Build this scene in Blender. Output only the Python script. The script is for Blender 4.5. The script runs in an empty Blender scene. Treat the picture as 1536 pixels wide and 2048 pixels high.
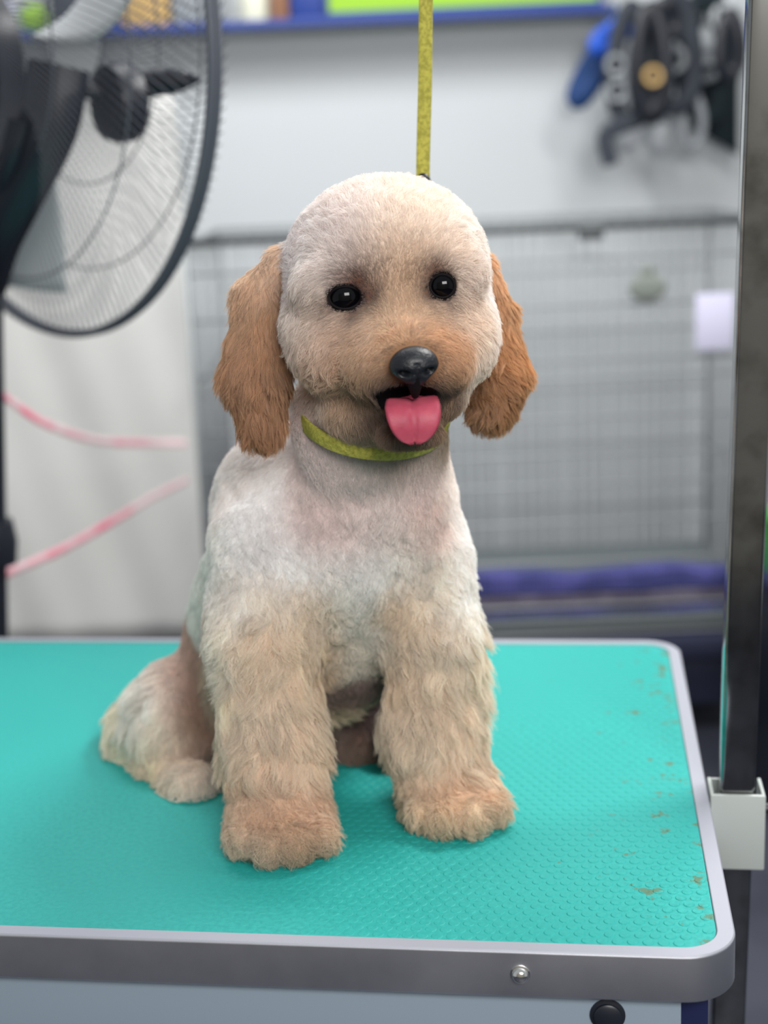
import bpy, bmesh, math, random
import numpy as np
from mathutils import Vector, Matrix, kdtree
from mathutils.bvhtree import BVHTree

random.seed(7)
rng = np.random.default_rng(11)
SC = bpy.context.scene
COL = SC.collection
PI = math.pi
R_ = math.radians

# ------------------------------------------------------------------ camera
FPX = 2900.0
CAMZ = 1.25
TOP = 0.75                                   # table mat height
TH, RO = R_(13.75), R_(-2.4)
Fw = np.array([0, math.cos(TH), -math.sin(TH)])
Rt0 = np.array([1.0, 0, 0])
Up0 = np.cross(Rt0, Fw)
Rt = math.cos(RO) * Rt0 + math.sin(RO) * Up0
Up = -math.sin(RO) * Rt0 + math.cos(RO) * Up0
CP = np.array([0, 0, CAMZ])


def ray(px, py):
    return Fw + (px - 768) / FPX * Rt - (py - 1024) / FPX * Up


def P(px, py, Y):
    """point of the room on the vertical plane y = Y seen at photo pixel px, py"""
    d = ray(px, py)
    return CP + d * (Y / d[1])


def Z(px, py, z):
    d = ray(px, py)
    return CP + d * ((z - CAMZ) / d[2])


def depth(p):
    return float((np.asarray(p) - CP) @ Fw)


def mpp(p):
    return depth(p) / FPX


cam = bpy.data.cameras.new('camera')
cam.sensor_fit = 'VERTICAL'
cam.sensor_height = 36
cam.lens = FPX / 2048 * 36
cam.clip_start = 0.05
co = bpy.data.objects.new('camera', cam)
COL.objects.link(co)
M = Matrix.Identity(4)
for i in range(3):
    M[i][0], M[i][1], M[i][2], M[i][3] = Rt[i], Up[i], -Fw[i], CP[i]
co.matrix_world = M
SC.camera = co
cam.dof.use_dof = True
cam.dof.focus_distance = 0.99
cam.dof.aperture_fstop = 3.6

# ------------------------------------------------------------------ light
SC.view_settings.view_transform = 'Standard'
SC.view_settings.look = 'None'
SC.view_settings.gamma = 1
SC.view_settings.use_curve_mapping = False
SC.view_settings.exposure = -0.06
w = bpy.data.worlds.new('world')
SC.world = w
w.use_nodes = True
w.node_tree.nodes['Background'].inputs[0].default_value = (0.92, 0.96, 1.0, 1)
w.node_tree.nodes['Background'].inputs[1].default_value = 0.44


def area(name, loc, target, sx, sy, power, colr=(1, 1, 1)):
    l = bpy.data.lights.new(name, 'AREA')
    l.shape = 'RECTANGLE'
    l.size, l.size_y = sx, sy
    l.energy = power
    l.color = colr
    o = bpy.data.objects.new(name, l)
    COL.objects.link(o)
    o.location = loc
    o.rotation_euler = (Vector(target) - Vector(loc)).to_track_quat('-Z', 'Y').to_euler()
    return o


area('ceiling_or_fill_lamp', (1.05, 1.75, 2.6), (0.1, 1.1, 0.9), 0.9, 0.4, 50, (1, 0.985, 0.96))
area('ceiling_or_fill_lamp', (-0.3, 2.3, 2.9), (-0.2, 3.2, 0.8), 1.2, 0.6, 50, (0.98, 0.99, 1))
area('ceiling_or_fill_lamp', (0.45, -0.75, 1.95), (0.0, 1.1, 0.9), 1.1, 0.6, 42, (1, 0.985, 0.965))  # added fill light for the dog's front, not a room fixture
area('ceiling_or_fill_lamp', (0.3, -1.1, 2.7), (0.3, -2.2, 1.2), 1.6, 0.5, 26, (1, 0.98, 0.95))  # added light that brightens wall_front for the reflections in the post
SC.cycles.diffuse_bounces = 8
SC.cycles.max_bounces = 14


# ------------------------------------------------------------------ materials
def lin(c):
    c = np.asarray(c, float) / 255.0
    return np.where(c <= 0.04045, c / 12.92, ((c + 0.055) / 1.055) ** 2.4)


def mat(name, rgb, rough=0.6, metal=0.0, spec=0.5, noise=None, bump=None, **kw):
    m = bpy.data.materials.new(name)
    m.use_nodes = True
    nt = m.node_tree
    b = nt.nodes['Principled BSDF']
    c = (*lin(rgb), 1)
    b.inputs['Base Color'].default_value = c
    b.inputs['Roughness'].default_value = rough
    b.inputs['Metallic'].default_value = metal
    b.inputs['Specular IOR Level'].default_value = spec
    for k, v in kw.items():
        b.inputs[k.replace('_', ' ')].default_value = v
    if noise or bump:
        tc = nt.nodes.new('ShaderNodeTexCoord')
    if noise:
        sc, rgb2, lo, hi = noise
        n = nt.nodes.new('ShaderNodeTexNoise')
        n.inputs['Scale'].default_value = sc
        n.inputs['Detail'].default_value = 6
        nt.links.new(tc.outputs['Object'], n.inputs['Vector'])
        r = nt.nodes.new('ShaderNodeValToRGB')
        r.color_ramp.elements[0].position = lo
        r.color_ramp.elements[0].color = c
        r.color_ramp.elements[1].position = hi
        r.color_ramp.elements[1].color = (*lin(rgb2), 1)
        nt.links.new(n.outputs['Fac'], r.inputs['Fac'])
        nt.links.new(r.outputs['Color'], b.inputs['Base Color'])
    if bump:
        sc, st, dist = bump
        n = nt.nodes.new('ShaderNodeTexNoise')
        n.inputs['Scale'].default_value = sc
        n.inputs['Detail'].default_value = 4
        nt.links.new(tc.outputs['Object'], n.inputs['Vector'])
        bp = nt.nodes.new('ShaderNodeBump')
        bp.inputs['Strength'].default_value = st
        bp.inputs['Distance'].default_value = dist
        nt.links.new(n.outputs['Fac'], bp.inputs['Height'])
        nt.links.new(bp.outputs['Normal'], b.inputs['Normal'])
    return m


MT = {
    'wall': mat('white wall paint', (206, 210, 212), 0.45, noise=(1.2, (198, 203, 206), .4, .7)),
    'wall2': mat('brown grey wall', (176, 170, 160), 0.7),
    'floor': mat('dark floor tiles', (58, 60, 72), 0.6, noise=(3, (42, 44, 56), .4, .6)),
    'sheet': mat('white plastic sheet', (232, 232, 228), 0.5, noise=(2.5, (222, 221, 216), .35, .7)),
    'alu': mat('brushed aluminium', (200, 202, 210), 0.42, 1.0, noise=(9, (160, 163, 172), .35, .7), bump=(160, .05, .001)),
    'alu_lip': mat('matt aluminium lip', (158, 160, 170), 0.55, 0.3),
    'chrome': mat('polished steel', (150, 152, 152), 0.12, 1.0, noise=(30, (110, 110, 108), .45, .75)),
    'bolt': mat('chrome bolt', (235, 235, 230), 0.08, 1.0),
    'apron': mat('blue grey powder coat', (128, 142, 155), 0.5),
    'navy': mat('navy painted steel', (22, 30, 70), 0.5),
    'navyd': mat('dark navy cabinet', (44, 48, 70), 0.5),
    'bladem': mat('pale grey fan blade', (216, 220, 222), 0.4),
    'bracket': mat('white powder coated steel', (176, 183, 180), 0.4),
    'yellow': mat('yellow nylon webbing', (178, 172, 74), 0.8, noise=(300, (146, 142, 56), .4, .6), bump=(900, .6, .001)),
    'black': mat('black plastic', (24, 28, 38), 0.4),
    'blackwire': mat('black coated wire', (84, 88, 98), 0.5),
    'crate': mat('grey galvanised wire', (156, 160, 162), 0.5, 0.3),
    'crate_dark': mat('dark crate frame bar', (84, 88, 90), 0.5, 0.3),
    'tray': mat('grey plastic tray', (112, 120, 122), 0.6),
    'purple': mat('purple crate mat', (92, 92, 168), 0.9, noise=(14, (70, 74, 140), .4, .6)),
    'towel': mat('mauve grey towel', (128, 120, 138), 0.95, noise=(20, (104, 96, 116), .4, .6)),
    'blue': mat('blue shelf edge', (34, 62, 140), 0.5),
    'blue2': mat('bright blue nylon', (24, 84, 196), 0.6),
    'dblue': mat('deep blue nylon', (12, 56, 110), 0.7),
    'lime': mat('lime green board', (150, 200, 40), 0.5),
    'lime2': mat('lime green rubber', (170, 220, 60), 0.5),
    'card': mat('kraft cardboard', (205, 170, 110), 0.8),
    'cream': mat('cream plastic', (225, 225, 205), 0.5),
    'brown': mat('brown box board', (140, 100, 76), 0.8),
    'greyp': mat('grey plastic', (150, 155, 160), 0.5),
    'lilac': mat('pale lilac paper', (214, 212, 236), 0.7),
    'tag': mat('grey green label', (128, 134, 128), 0.7),
    'dgreen': mat('very dark green cloth', (10, 30, 38), 0.8),
    'dgrey': mat('charcoal nylon', (50, 56, 66), 0.7),
    'green': mat('bright green plastic', (40, 170, 50), 0.5),
    'pink': mat('pink nylon lead', (226, 110, 136), 0.7, noise=(5, (222, 190, 194), .38, .58)),
    'pale': mat('pale grey plastic', (196, 200, 204), 0.4),
    'eye': mat('dark brown eye', (5, 5, 8), 0.05, 0, 0.25),
    'nose': mat('black wet nose', (16, 19, 26), 0.42, 0, 0.5, bump=(500, .6, .0008)),
    'tongue': mat('pink tongue', (178, 78, 96), 0.5, 0, 0.3, noise=(60, (156, 60, 80), .35, .65), bump=(700, .25, .0005), Subsurface_Weight=0.25, Subsurface_Scale=0.004),
    'lid': mat('dark eye rim', (20, 16, 18), 0.7, 0, .12),
}


# ------------------------------------------------------------------ mesh helpers
def link(name, me, m=None, parent=None, smooth=True):
    o = bpy.data.objects.new(name, me)
    COL.objects.link(o)
    if m is not None:
        me.materials.append(MT[m] if isinstance(m, str) else m)
    if smooth and len(me.polygons):
        me.polygons.foreach_set('use_smooth', [True] * len(me.polygons))
    if parent:
        o.parent = parent
        o.matrix_parent_inverse = parent.matrix_world.inverted()
    return o


def obj(name, bm, m=None, parent=None, smooth=True, auto=True):
    me = bpy.data.meshes.new(name)
    bmesh.ops.recalc_face_normals(bm, faces=bm.faces)
    if smooth and auto:
        for e in bm.edges:
            if len(e.link_faces) == 2 and e.calc_face_angle(0) > R_(38):
                e.smooth = False
    bm.to_mesh(me)
    bm.free()
    return link(name, me, m, parent, smooth)


def tag(o, label, cat, group=None):
    o['label'] = label
    o['category'] = cat
    if group:
        o['group'] = group
    return o


def empty(name, loc, label, cat, group=None, rotz=0):
    o = bpy.data.objects.new(name, None)
    COL.objects.link(o)
    o.location = [float(v) for v in loc]
    o.rotation_euler = (0, 0, rotz)
    bpy.context.view_layer.update()
    o.matrix_world = Matrix.Translation(o.location) @ Matrix.Rotation(rotz, 4, 'Z')
    bpy.context.view_layer.update()
    return tag(o, label, cat, group)


def struct(o):
    o['kind'] = 'structure'
    return o


def bx(bm, c, s, rotz=0, bevel=0, mtx=None, seg=2):
    r = bmesh.ops.create_cube(bm, size=1)
    vs = r['verts']
    bmesh.ops.scale(bm, vec=Vector([float(v) for v in s]), verts=vs)
    if bevel:
        es = list({e for v in vs for e in v.link_edges})
        rr = bmesh.ops.bevel(bm, geom=es, offset=bevel, segments=seg, affect='EDGES', profile=.5)
        vs = list({v for f in rr['faces'] for v in f.verts} | {v for v in vs if v.is_valid})
        vs = [v for v in bm.verts if v in set(vs)]
    mm = Matrix.Translation(Vector([float(v) for v in c])) @ Matrix.Rotation(rotz, 4, 'Z')
    if mtx is not None:
        mm = mtx @ mm
    bmesh.ops.transform(bm, matrix=mm, verts=vs)


def tube(bm, pts, r, n=8, closed=False, flat=1.0, cap=True, upv=None):
    """tube through pts; r number or list; flat squashes along the binormal"""
    pts = [Vector([float(c) for c in p]) for p in pts]
    N = len(pts)
    rs = r if hasattr(r, '__len__') else [r] * N
    rings = []
    prev = None
    for i, p in enumerate(pts):
        a = pts[i - 1] if (i > 0 or closed) else p
        b = pts[(i + 1) % N] if (i < N - 1 or closed) else p
        t = (b - a)
        t = t.normalized() if t.length > 1e-9 else Vector((0, 0, 1))
        if upv is not None:
            u = Vector(upv)
        elif prev is None:
            u = Vector((0, 0, 1)) if abs(t.z) < .9 else Vector((1, 0, 0))
        else:
            u = prev
        u = (u - t * u.dot(t)).normalized()
        prev = u
        v = t.cross(u)
        rings.append([bm.verts.new(p + u * (rs[i] * math.cos(2 * PI * k / n)) + v * (rs[i] * flat * math.sin(2 * PI * k / n))) for k in range(n)])
    for i in range(N if closed else N - 1):
        A, B = rings[i], rings[(i + 1) % N]
        for k in range(n):
            bm.faces.new((A[k], A[(k + 1) % n], B[(k + 1) % n], B[k]))
    if cap and not closed:
        bm.faces.new(rings[0][::-1])
        bm.faces.new(rings[-1])


def spline(ctrl, n=40):
    ctrl = [np.asarray(c, float) for c in ctrl]
    c = [2 * ctrl[0] - ctrl[1]] + ctrl + [2 * ctrl[-1] - ctrl[-2]]
    out = []
    segs = len(ctrl) - 1
    for i in range(n + 1):
        u = i / n * segs
        k = min(int(u), segs - 1)
        t = u - k
        p0, p1, p2, p3 = c[k:k + 4]
        out.append(.5 * ((2 * p1) + (-p0 + p2) * t + (2 * p0 - 5 * p1 + 4 * p2 - p3) * t * t + (-p0 + 3 * p1 - 3 * p2 + p3) * t ** 3))
    return out


def ell(bm, c, r, seg=24, rings=16, mtx=None):
    rr = bmesh.ops.create_uvsphere(bm, u_segments=seg, v_segments=rings, radius=1)
    mm = Matrix.Translation(Vector([float(v) for v in c])) @ (mtx or Matrix.Identity(4)) @ Matrix.Diagonal((*[float(v) for v in r], 1))
    bmesh.ops.transform(bm, matrix=mm, verts=rr['verts'])


def lathe(bm, prof, n=32, mtx=None):
    rings = []
    vs = []
    for r, z in prof:
        ring = [bm.verts.new((r * math.cos(2 * PI * k / n), r * math.sin(2 * PI * k / n), z)) for k in range(n)] if r > 1e-6 else [bm.verts.new((0, 0, z))]
        rings.append(ring)
        vs += ring
    for A, B in zip(rings, rings[1:]):
        for k in range(n):
            a = A[k % len(A)], A[(k + 1) % len(A)]
            b = B[(k + 1) % len(B)], B[k % len(B)]
            f = []
            for v in (*a, *b):
                if v not in f:
                    f.append(v)
            if len(f) > 2:
                bm.faces.new(f)
    if mtx is not None:
        bmesh.ops.transform(bm, matrix=mtx, verts=vs)


# ------------------------------------------------------------------ the room
bm = bmesh.new(); bx(bm, (0, .75, -0.03), (6.0, 6.1, 0.06))
struct(obj('floor', bm, 'floor', smooth=False))
WY = 3.75
bm = bmesh.new(); bx(bm, (0, WY + .05, 1.5), (6.0, 0.1, 3.0))
struct(obj('wall_back', bm, 'wall', smooth=False))
bm = bmesh.new(); bx(bm, (0, -2.2, 1.5), (6.0, 0.1, 3.0))
struct(obj('wall_front', bm, 'wall2', smooth=False))

# ------------------------------------------------------------------ grooming table
TC = Z(1482, 1918, TOP + .001)             # outer near right corner
TYAW = R_(-8.1)
TW, TD, TR, TLIP, TH_ = 0.92, 0.615, 0.036, 0.0118, 0.032
table = empty('grooming_table', (TC[0], TC[1], 0), 'grooming table with teal studded rubber top and rounded aluminium edge, dog sitting on it', 'table', rotz=TYAW)
TM = table.matrix_world.copy()


def rrect(x0, y0, x1, y1, r, n=12):
    pts = []
    for cx, cy, a0 in ((x1 - r, y0 + r, -90), (x1 - r, y1 - r, 0), (x0 + r, y1 - r, 90), (x0 + r, y0 + r, 180)):
        for k in range(n + 1):
            a = R_(a0 + 90 * k / n)
            pts.append((cx + r * math.cos(a), cy + r * math.sin(a)))
    return pts


def tobj(name, bm, m, parent=table, **k):
    bmesh.ops.transform(bm, matrix=TM, verts=bm.verts)
    return obj(name, bm, m, parent, **k)


# rim: profile swept round the rounded rectangle
bm = bmesh.new()
prof = [(-TLIP, TOP - .006), (-TLIP, TOP + .0006), (-.0112, TOP + .0012), (-.0012, TOP + .0012), (-.0002, TOP + .0002), (0, TOP - .001), (0, TOP - TH_ + .001), (-.0008, TOP - TH_), (-TLIP, TOP - TH_)]
rings = []
for off, z in prof:
    rings.append([bm.verts.new((x, y, z)) for x, y in rrect(-TW - off, -off, off, TD + off, TR + off)])
for A, B in zip(rings, rings[1:] + rings[:1]):
    n = len(A)
    for k in range(n):
        bm.faces.new((A[k], A[(k + 1) % n], B[(k + 1) % n], B[k]))
rim = tobj('aluminium_rim', bm, 'alu')
rim.data.materials.append(MT['alu_lip'])
for p in rim.data.polygons:
    if p.normal.z > .6:
        p.material_index = 1
# core board
bm = bmesh.new()
lo = [bm.verts.new((x, y, TOP - TH_ + .004)) for x, y in rrect(-TW + TLIP, TLIP, -TLIP, TD - TLIP, TR - TLIP)]
hi = [bm.verts.new((x, y, TOP - .002)) for x, y in rrect(-TW + TLIP, TLIP, -TLIP, TD - TLIP, TR - TLIP)]
bm.faces.new(lo[::-1]); bm.faces.new(hi)
for k in range(len(lo)):
    bm.faces.new((lo[k], lo[(k + 1) % len(lo)], hi[(k + 1) % len(lo)], hi[k]))
tobj('core_board', bm, 'apron', smooth=False)


# rubber mat with coin studs
def teal_mat():
    m = mat('teal studded rubber', (32, 178, 168), 0.55, 0, .35)
    nt = m.node_tree
    b = nt.nodes['Principled BSDF']
    tc = nt.nodes.new('ShaderNodeTexCoord')

    def noise(sc, det, lo, hi, ca, cb):
        n = nt.nodes.new('ShaderNodeTexNoise'); n.inputs['Scale'].default_value = sc; n.inputs['Detail'].default_value = det
        nt.links.new(tc.outputs['Object'], n.inputs['Vector'])
        r = nt.nodes.new('ShaderNodeValToRGB')
        r.color_ramp.elements[0].position = lo; r.color_ramp.elements[0].color = ca
        r.color_ramp.elements[1].position = hi; r.color_ramp.elements[1].color = cb
        nt.links.new(n.outputs['Fac'], r.inputs['Fac'])
        return r
    base = noise(260, 4, .3, .72, (*lin((42, 164, 157)), 1), (*lin((24, 146, 140)), 1))
    big = noise(7, 3, .35, .7, (0, 0, 0, 1), (1, 1, 1, 1))
    mx = nt.nodes.new('ShaderNodeMix'); mx.data_type = 'RGBA'
    nt.links.new(big.outputs['Color'], mx.inputs['Factor'])
    nt.links.new(base.outputs['Color'], mx.inputs[6])
    mx.inputs[7].default_value = (*lin((34, 154, 148)), 1)
    # brown dirt: sparse specks, more of them along the right edge
    n = nt.nodes.new('ShaderNodeTexNoise'); n.inputs['Scale'].default_value = 62; n.inputs['Detail'].default_value = 5; n.inputs['Roughness'].default_value = .62
    nt.links.new(tc.outputs['Object'], n.inputs['Vector'])
    sep = nt.nodes.new('ShaderNodeSeparateXYZ'); nt.links.new(tc.outputs['Object'], sep.inputs[0])
    mr = nt.nodes.new('ShaderNodeMapRange')
    mr.inputs['From Min'].default_value = -.16; mr.inputs['From Max'].default_value = -.008
    mr.inputs['To Min'].default_value = 0; mr.inputs['To Max'].default_value = .1335
    nt.links.new(sep.outputs['X'], mr.inputs['Value'])
    ad = nt.nodes.new('ShaderNodeMath'); ad.operation = 'ADD'
    nt.links.new(n.outputs['Fac'], ad.inputs[0]); nt.links.new(mr.outputs[0], ad.inputs[1])
    r = nt.nodes.new('ShaderNodeValToRGB')
    r.color_ramp.elements[0].position = .71; r.color_ramp.elements[0].color = (0, 0, 0, 1)
    r.color_ramp.elements[1].position = .77; r.color_ramp.elements[1].color = (.75, .75, .75, 1)
    nt.links.new(ad.outputs[0], r.inputs['Fac'])
    m2 = nt.nodes.new('ShaderNodeMix'); m2.data_type = 'RGBA'
    nt.links.new(r.outputs['Color'], m2.inputs['Factor'])
    nt.links.new(mx.outputs[2], m2.inputs[6])
    m2.inputs[7].default_value = (*lin((92, 98, 58)), 1)
    nt.links.new(m2.outputs[2], b.inputs['Base Color'])
    nb = nt.nodes.new('ShaderNodeTexNoise'); nb.inputs['Scale'].default_value = 700; nb.inputs['Detail'].default_value = 3
    nt.links.new(tc.outputs['Object'], nb.inputs['Vector'])
    bp = nt.nodes.new('ShaderNodeBump'); bp.inputs['Strength'].default_value = .35; bp.inputs['Distance'].default_value = .0006
    nt.links.new(nb.outputs['Fac'], bp.inputs['Height']); nt.links.new(bp.outputs['Normal'], b.inputs['Normal'])
    return m


bm = bmesh.new()
ring = rrect(-TW + TLIP + .0004, TLIP + .0004, -TLIP - .0004, TD - TLIP - .0004, TR - TLIP)
topv = [bm.verts.new((x, y, TOP)) for x, y in ring]
botv = [bm.verts.new((x, y, TOP - .0019)) for x, y in ring]
bm.faces.new(topv); bm.faces.new(botv[::-1])
for k in range(len(topv)):
    bm.faces.new((botv[k], botv[(k + 1) % len(topv)], topv[(k + 1) % len(topv)], topv[k]))
verts, faces = [], []
sx, sy = 0.0098, 0.0085
ny = int((TD - .03) / sy)
base_n = len(bm.verts)
for j in range(ny + 1):
    y = .0175 + j * sy
    for i in range(int((TW - .03) / sx)):
        x = -.0175 - i * sx - (sx / 2 if j % 2 else 0)
        if x < -TW + .016 or ((x > -.03 and (y < .03 or y > TD - .03))):
            continue
        wear = .5 + .5 * math.sin(x * 9 + 1.1) * math.cos(y * 11)     # studs worn flat in patches
        edge = max(0, min(1, (x + .34 + .05 * math.sin(y * 9)) / .26))
        h = .00004 + .00052 * edge * (0.7 + .3 * wear)
        r = .0040
        n = 10
        prev = None
        c = [bm.verts.new((x + r * math.cos(2 * PI * k / n), y + r * math.sin(2 * PI * k / n), TOP)) for k in range(n)]
        d = [bm.verts.new((x + r * .86 * math.cos(2 * PI * k / n), y + r * .86 * math.sin(2 * PI * k / n), TOP + h)) for k in range(n)]
        for k in range(n):
            bm.faces.new((c[k], c[(k + 1) % n], d[(k + 1) % n], d[k]))
        bm.faces.new(d)
me = bpy.data.meshes.new('rubber_mat')
bm.to_mesh(me); bm.free()
mato = link('rubber_mat', me, teal_mat(), None, smooth=False)
mato.matrix_world = TM
mato.parent = table
mato.matrix_parent_inverse = table.matrix_world.inverted()
mato['label'] = 'teal rubber top with small round studs'
# domed bolt in the rim
bq = TM.inverted() @ Vector(P(1047, 1962, TC[1] + .06).tolist())
bm = bmesh.new()
mt = Matrix.Translation((bq.x, 0.0, TOP - .0155)) @ Matrix.Rotation(PI / 2, 4, 'X')
lathe(bm, [(0.0066, 0), (.0066, .0006), (.0055, .001), (.0054, .0022), (.0046, .0038), (.0028, .005), (0, .0055)], 28, mt)
tobj('domed_bolt', bm, 'bolt')
# apron plate below the rim, bolt in it, navy frame, legs
bm = bmesh.new(); bx(bm, (-.476, .0105, TOP - TH_ - .055), (.88, .003, .11), bevel=.0008)
tobj('apron_plate', bm, 'apron')
bm = bmesh.new()
mt = Matrix.Translation((-.083, .009, TOP - TH_ - .016)) @ Matrix.Rotation(PI / 2, 4, 'X')
lathe(bm, [(.0115, 0), (.0115, .001), (.009, .0016), (.009, .0035), (.0076, .0045), (0, .0045)], 28, mt)
tobj('apron_bolt', bm, 'black')
bm = bmesh.new(); bx(bm, (-.46, .03, TOP - TH_ - .025), (.80, .03, .05)); bx(bm, (-.46, TD - .03, TOP - TH_ - .025), (.80, .03, .05))
bx(bm, (-.055, TD / 2, TOP - TH_ - .0251), (.03, TD - .09, .05)); bx(bm, (-.85, TD / 2, TOP - TH_ - .0251), (.03, TD - .09, .05))
bx(bm, (-.028, .045, TOP - TH_ - .06), (.020, .05, .119))
tobj('under_frame', bm, 'navy', smooth=False)
for a, b in ((-.12, .07), (-.80, .07), (-.12, TD - .07), (-.80, TD - .07)):
    bm = bmesh.new(); bx(bm, (a, b, (TOP - TH_ - .05) / 2), (.035, .035, TOP - TH_ - .05), bevel=.003)
    tobj('leg', bm, 'navy')

# ------------------------------------------------------------------ post and clamp at the right edge
pc = Z(1476, 1585, TOP + .003)
pl = TM.inverted() @ Vector(pc.tolist())
clampx = max(pl.x, .0215 + .001)
clampy = pl.y + .016
post = empty('grooming_post', (TM @ Vector((clampx, clampy, 0))), 'polished square steel grooming post rising beside the teal table', 'post', rotz=TYAW)
PM = post.matrix_world.copy() @ Matrix.Rotation(R_(-1.2), 4, 'Y')
lean = Matrix.Translation(PM.translation) @ Matrix.Rotation(0, 4, 'Z')
bm = bmesh.new()
rs = rrect(-.0135, -.0135, .0135, .0135, .003, 4)
PMs = Matrix.Translation(PM.translation) @ Matrix.Translation((0, 0, TOP)) @ Matrix.Rotation(R_(1.1), 4, 'Y') @ Matrix.Rotation(TYAW, 4, 'Z') @ Matrix.Translation((0, 0, -TOP))
A = [bm.verts.new((x, y, .33)) for x, y in rs]
B = [bm.verts.new((x, y, 2.05)) for x, y in rs]
for k in range(len(A)):
    bm.faces.new((A[k], A[(k + 1) % len(A)], B[(k + 1) % len(A)], B[k]))
bm.faces.new(A[::-1]); bm.faces.new(B)
bmesh.ops.transform(bm, matrix=PMs, verts=bm.verts)
obj('square_tube', bm, 'chrome', post)
bm = bmesh.new()
tube(bm, spline([(0, 0, 2.03), (-.0, 0, 2.09), (-.06, 0.0, 2.12), (-.24, .0, 2.12)], 20), .009, 12)
bmesh.ops.transform(bm, matrix=PMs, verts=bm.verts)
obj('overhead_arm', bm, 'chrome', post)

clamp = empty('post_clamp', (TM @ Vector((clampx, clampy, 0))), 'white U-shaped steel bracket clamping the post to the table edge', 'bracket', rotz=TYAW)
bm = bmesh.new()
CMt = Matrix.Translation(clamp.location) @ Matrix.Rotation(TYAW, 4, 'Z')
hz = TOP - .0305
bx(bm, (0, -.0165, hz), (.0425, .004, .064), bevel=.0012)
bx(bm, (.0197, .001, hz + .001), (.003, .0312, .062), bevel=.001)
bx(bm, (-.0197, .001, hz + .001), (.003, .0312, .062), bevel=.001)
bx(bm, (-.0125, .0185, hz), (.012, .003, .060), bevel=.001)
bmesh.ops.transform(bm, matrix=CMt, verts=bm.verts)
obj('u_bracket', bm, 'bracket', clamp)
bm = bmesh.new()
mt = Matrix.Translation((.0212, .002, hz + .012)) @ Matrix.Rotation(PI / 2, 4, 'Y')
lathe(bm, [(.0045, 0), (.0045, .012), (.009, .0125), (.0095, .016), (.009, .022), (0, .0225)], 20, CMt @ mt)
obj('clamp_knob', bm, 'black', clamp)

# ------------------------------------------------------------------ DOG
# a smooth-blended volume turned into one continuous body mesh


def S(px, py, Y):
    return P(px, py, Y)


PR = []  # (kind, data, k)


def E(px, py, Y, r, rot=None, k=.014):
    PR.append(('e', S(px, py, Y), np.array(r, float), rot, k))


def C(a, b, ra, rb, k=.014):
    PR.append(('c', S(*a), S(*b), ra, rb, k))


# head
E(773, 538, 1.035, (.0695, .072, .0630))
E(772, 640, 1.020, (.0715, .062, .040))
E(700, 700, 0.995, (.036, .036, .030), k=.024)
E(885, 690, 0.995, (.034, .036, .030), k=.024)
E(812, 712, 0.962, (.034, .040, .027), k=.024)
E(778, 735, .955, (.026, .026, .021), k=.010)
E(868, 730, .955, (.024, .026, .021), k=.010)
E(822, 800, .985, (.036, .036, .018))
E(822, 868, .957, (.0225, .024, .0085), k=.008)         # lower jaw
E(760, 820, 1.005, (.040, .036, .024))
E(670, 572, 0.985, (.028, .022, .020), k=.012)        # brow left
E(895, 548, 0.985, (.026, .022, .020), k=.012)
# ears
EAR0 = len(PR)
C((570, 520, 1.045), (520, 590, 1.045), .010, .013, .008)
C((520, 590, 1.045), (512, 740, 1.03), .014, .018, .006)
C((512, 740, 1.03), (522, 835, 1.025), .018, .012, .006)
C((960, 530, 1.07), (1000, 620, 1.075), .008, .008, .006)
C((1000, 620, 1.075), (1000, 740, 1.065), .008, .015, .006)
C((1000, 740, 1.065), (985, 800, 1.06), .016, .014, .006)
# neck and torso
C((765, 760, 1.06), (745, 960, 1.085), .046, .058, .02)
E(688, 855, 1.05, (.038, .04, .045), k=.02)
E(520, 1010, 1.135, (.036, .04, .045), k=.03)
E(680, 1075, 1.115, (.080, .085, .080), k=.02)
E(600, 1000, 1.125, (.058, .06, .056), k=.02)
E(560, 960, 1.12, (.036, .04, .034), k=.02)
E(790, 1010, 1.10, (.044, .055, .045), k=.02)
E(640, 1220, 1.155, (.083, .085, .085), k=.02)
E(730, 1180, 1.115, (.05, .055, .06), k=.02)
E(560, 1370, 1.21, (.085, .085, .075), k=.02)
E(500, 1260, 1.19, (.046, .06, .06), k=.03)
C((560, 1080, 1.17), (520, 1290, 1.24), .050, .060, .035)
C((730, 860, 1.10), (640, 1000, 1.16), .036, .045, .03)
# front legs
C((524, 1110, 1.080), (524, 1270, 1.055), .040, .040, .03)
C((522, 1270, 1.055), (548, 1480, 1.035), .039, .034)
C((548, 1480, 1.035), (559, 1615, 1.022), .034, .035)
E(562, 1655, 1.005, (.037, .040, .019))
C((862, 1120, 1.085), (862, 1260, 1.075), .031, .033, .025)
C((860, 1260, 1.075), (862, 1460, 1.065), .034, .033)
C((862, 1460, 1.065), (893, 1575, 1.053), .033, .034)
E(903, 1603, 1.040, (.035, .040, .019))
for tx, ty, ta, tyy in ((490, 1688, 1.0, .985), (540, 1704, 1.0, .972), (592, 1704, 1.0, .972), (640, 1684, 1.0, .984)):
    E(tx, ty - 14, tyy, (.0125, .014, .0115), k=.005)
for tx, ty, tyy in ((846, 1634, 1.018), (892, 1648, 1.006), (940, 1648, 1.006), (984, 1628, 1.020)):
    E(tx, ty - 14, tyy, (.0120, .014, .0115), k=.005)
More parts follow.
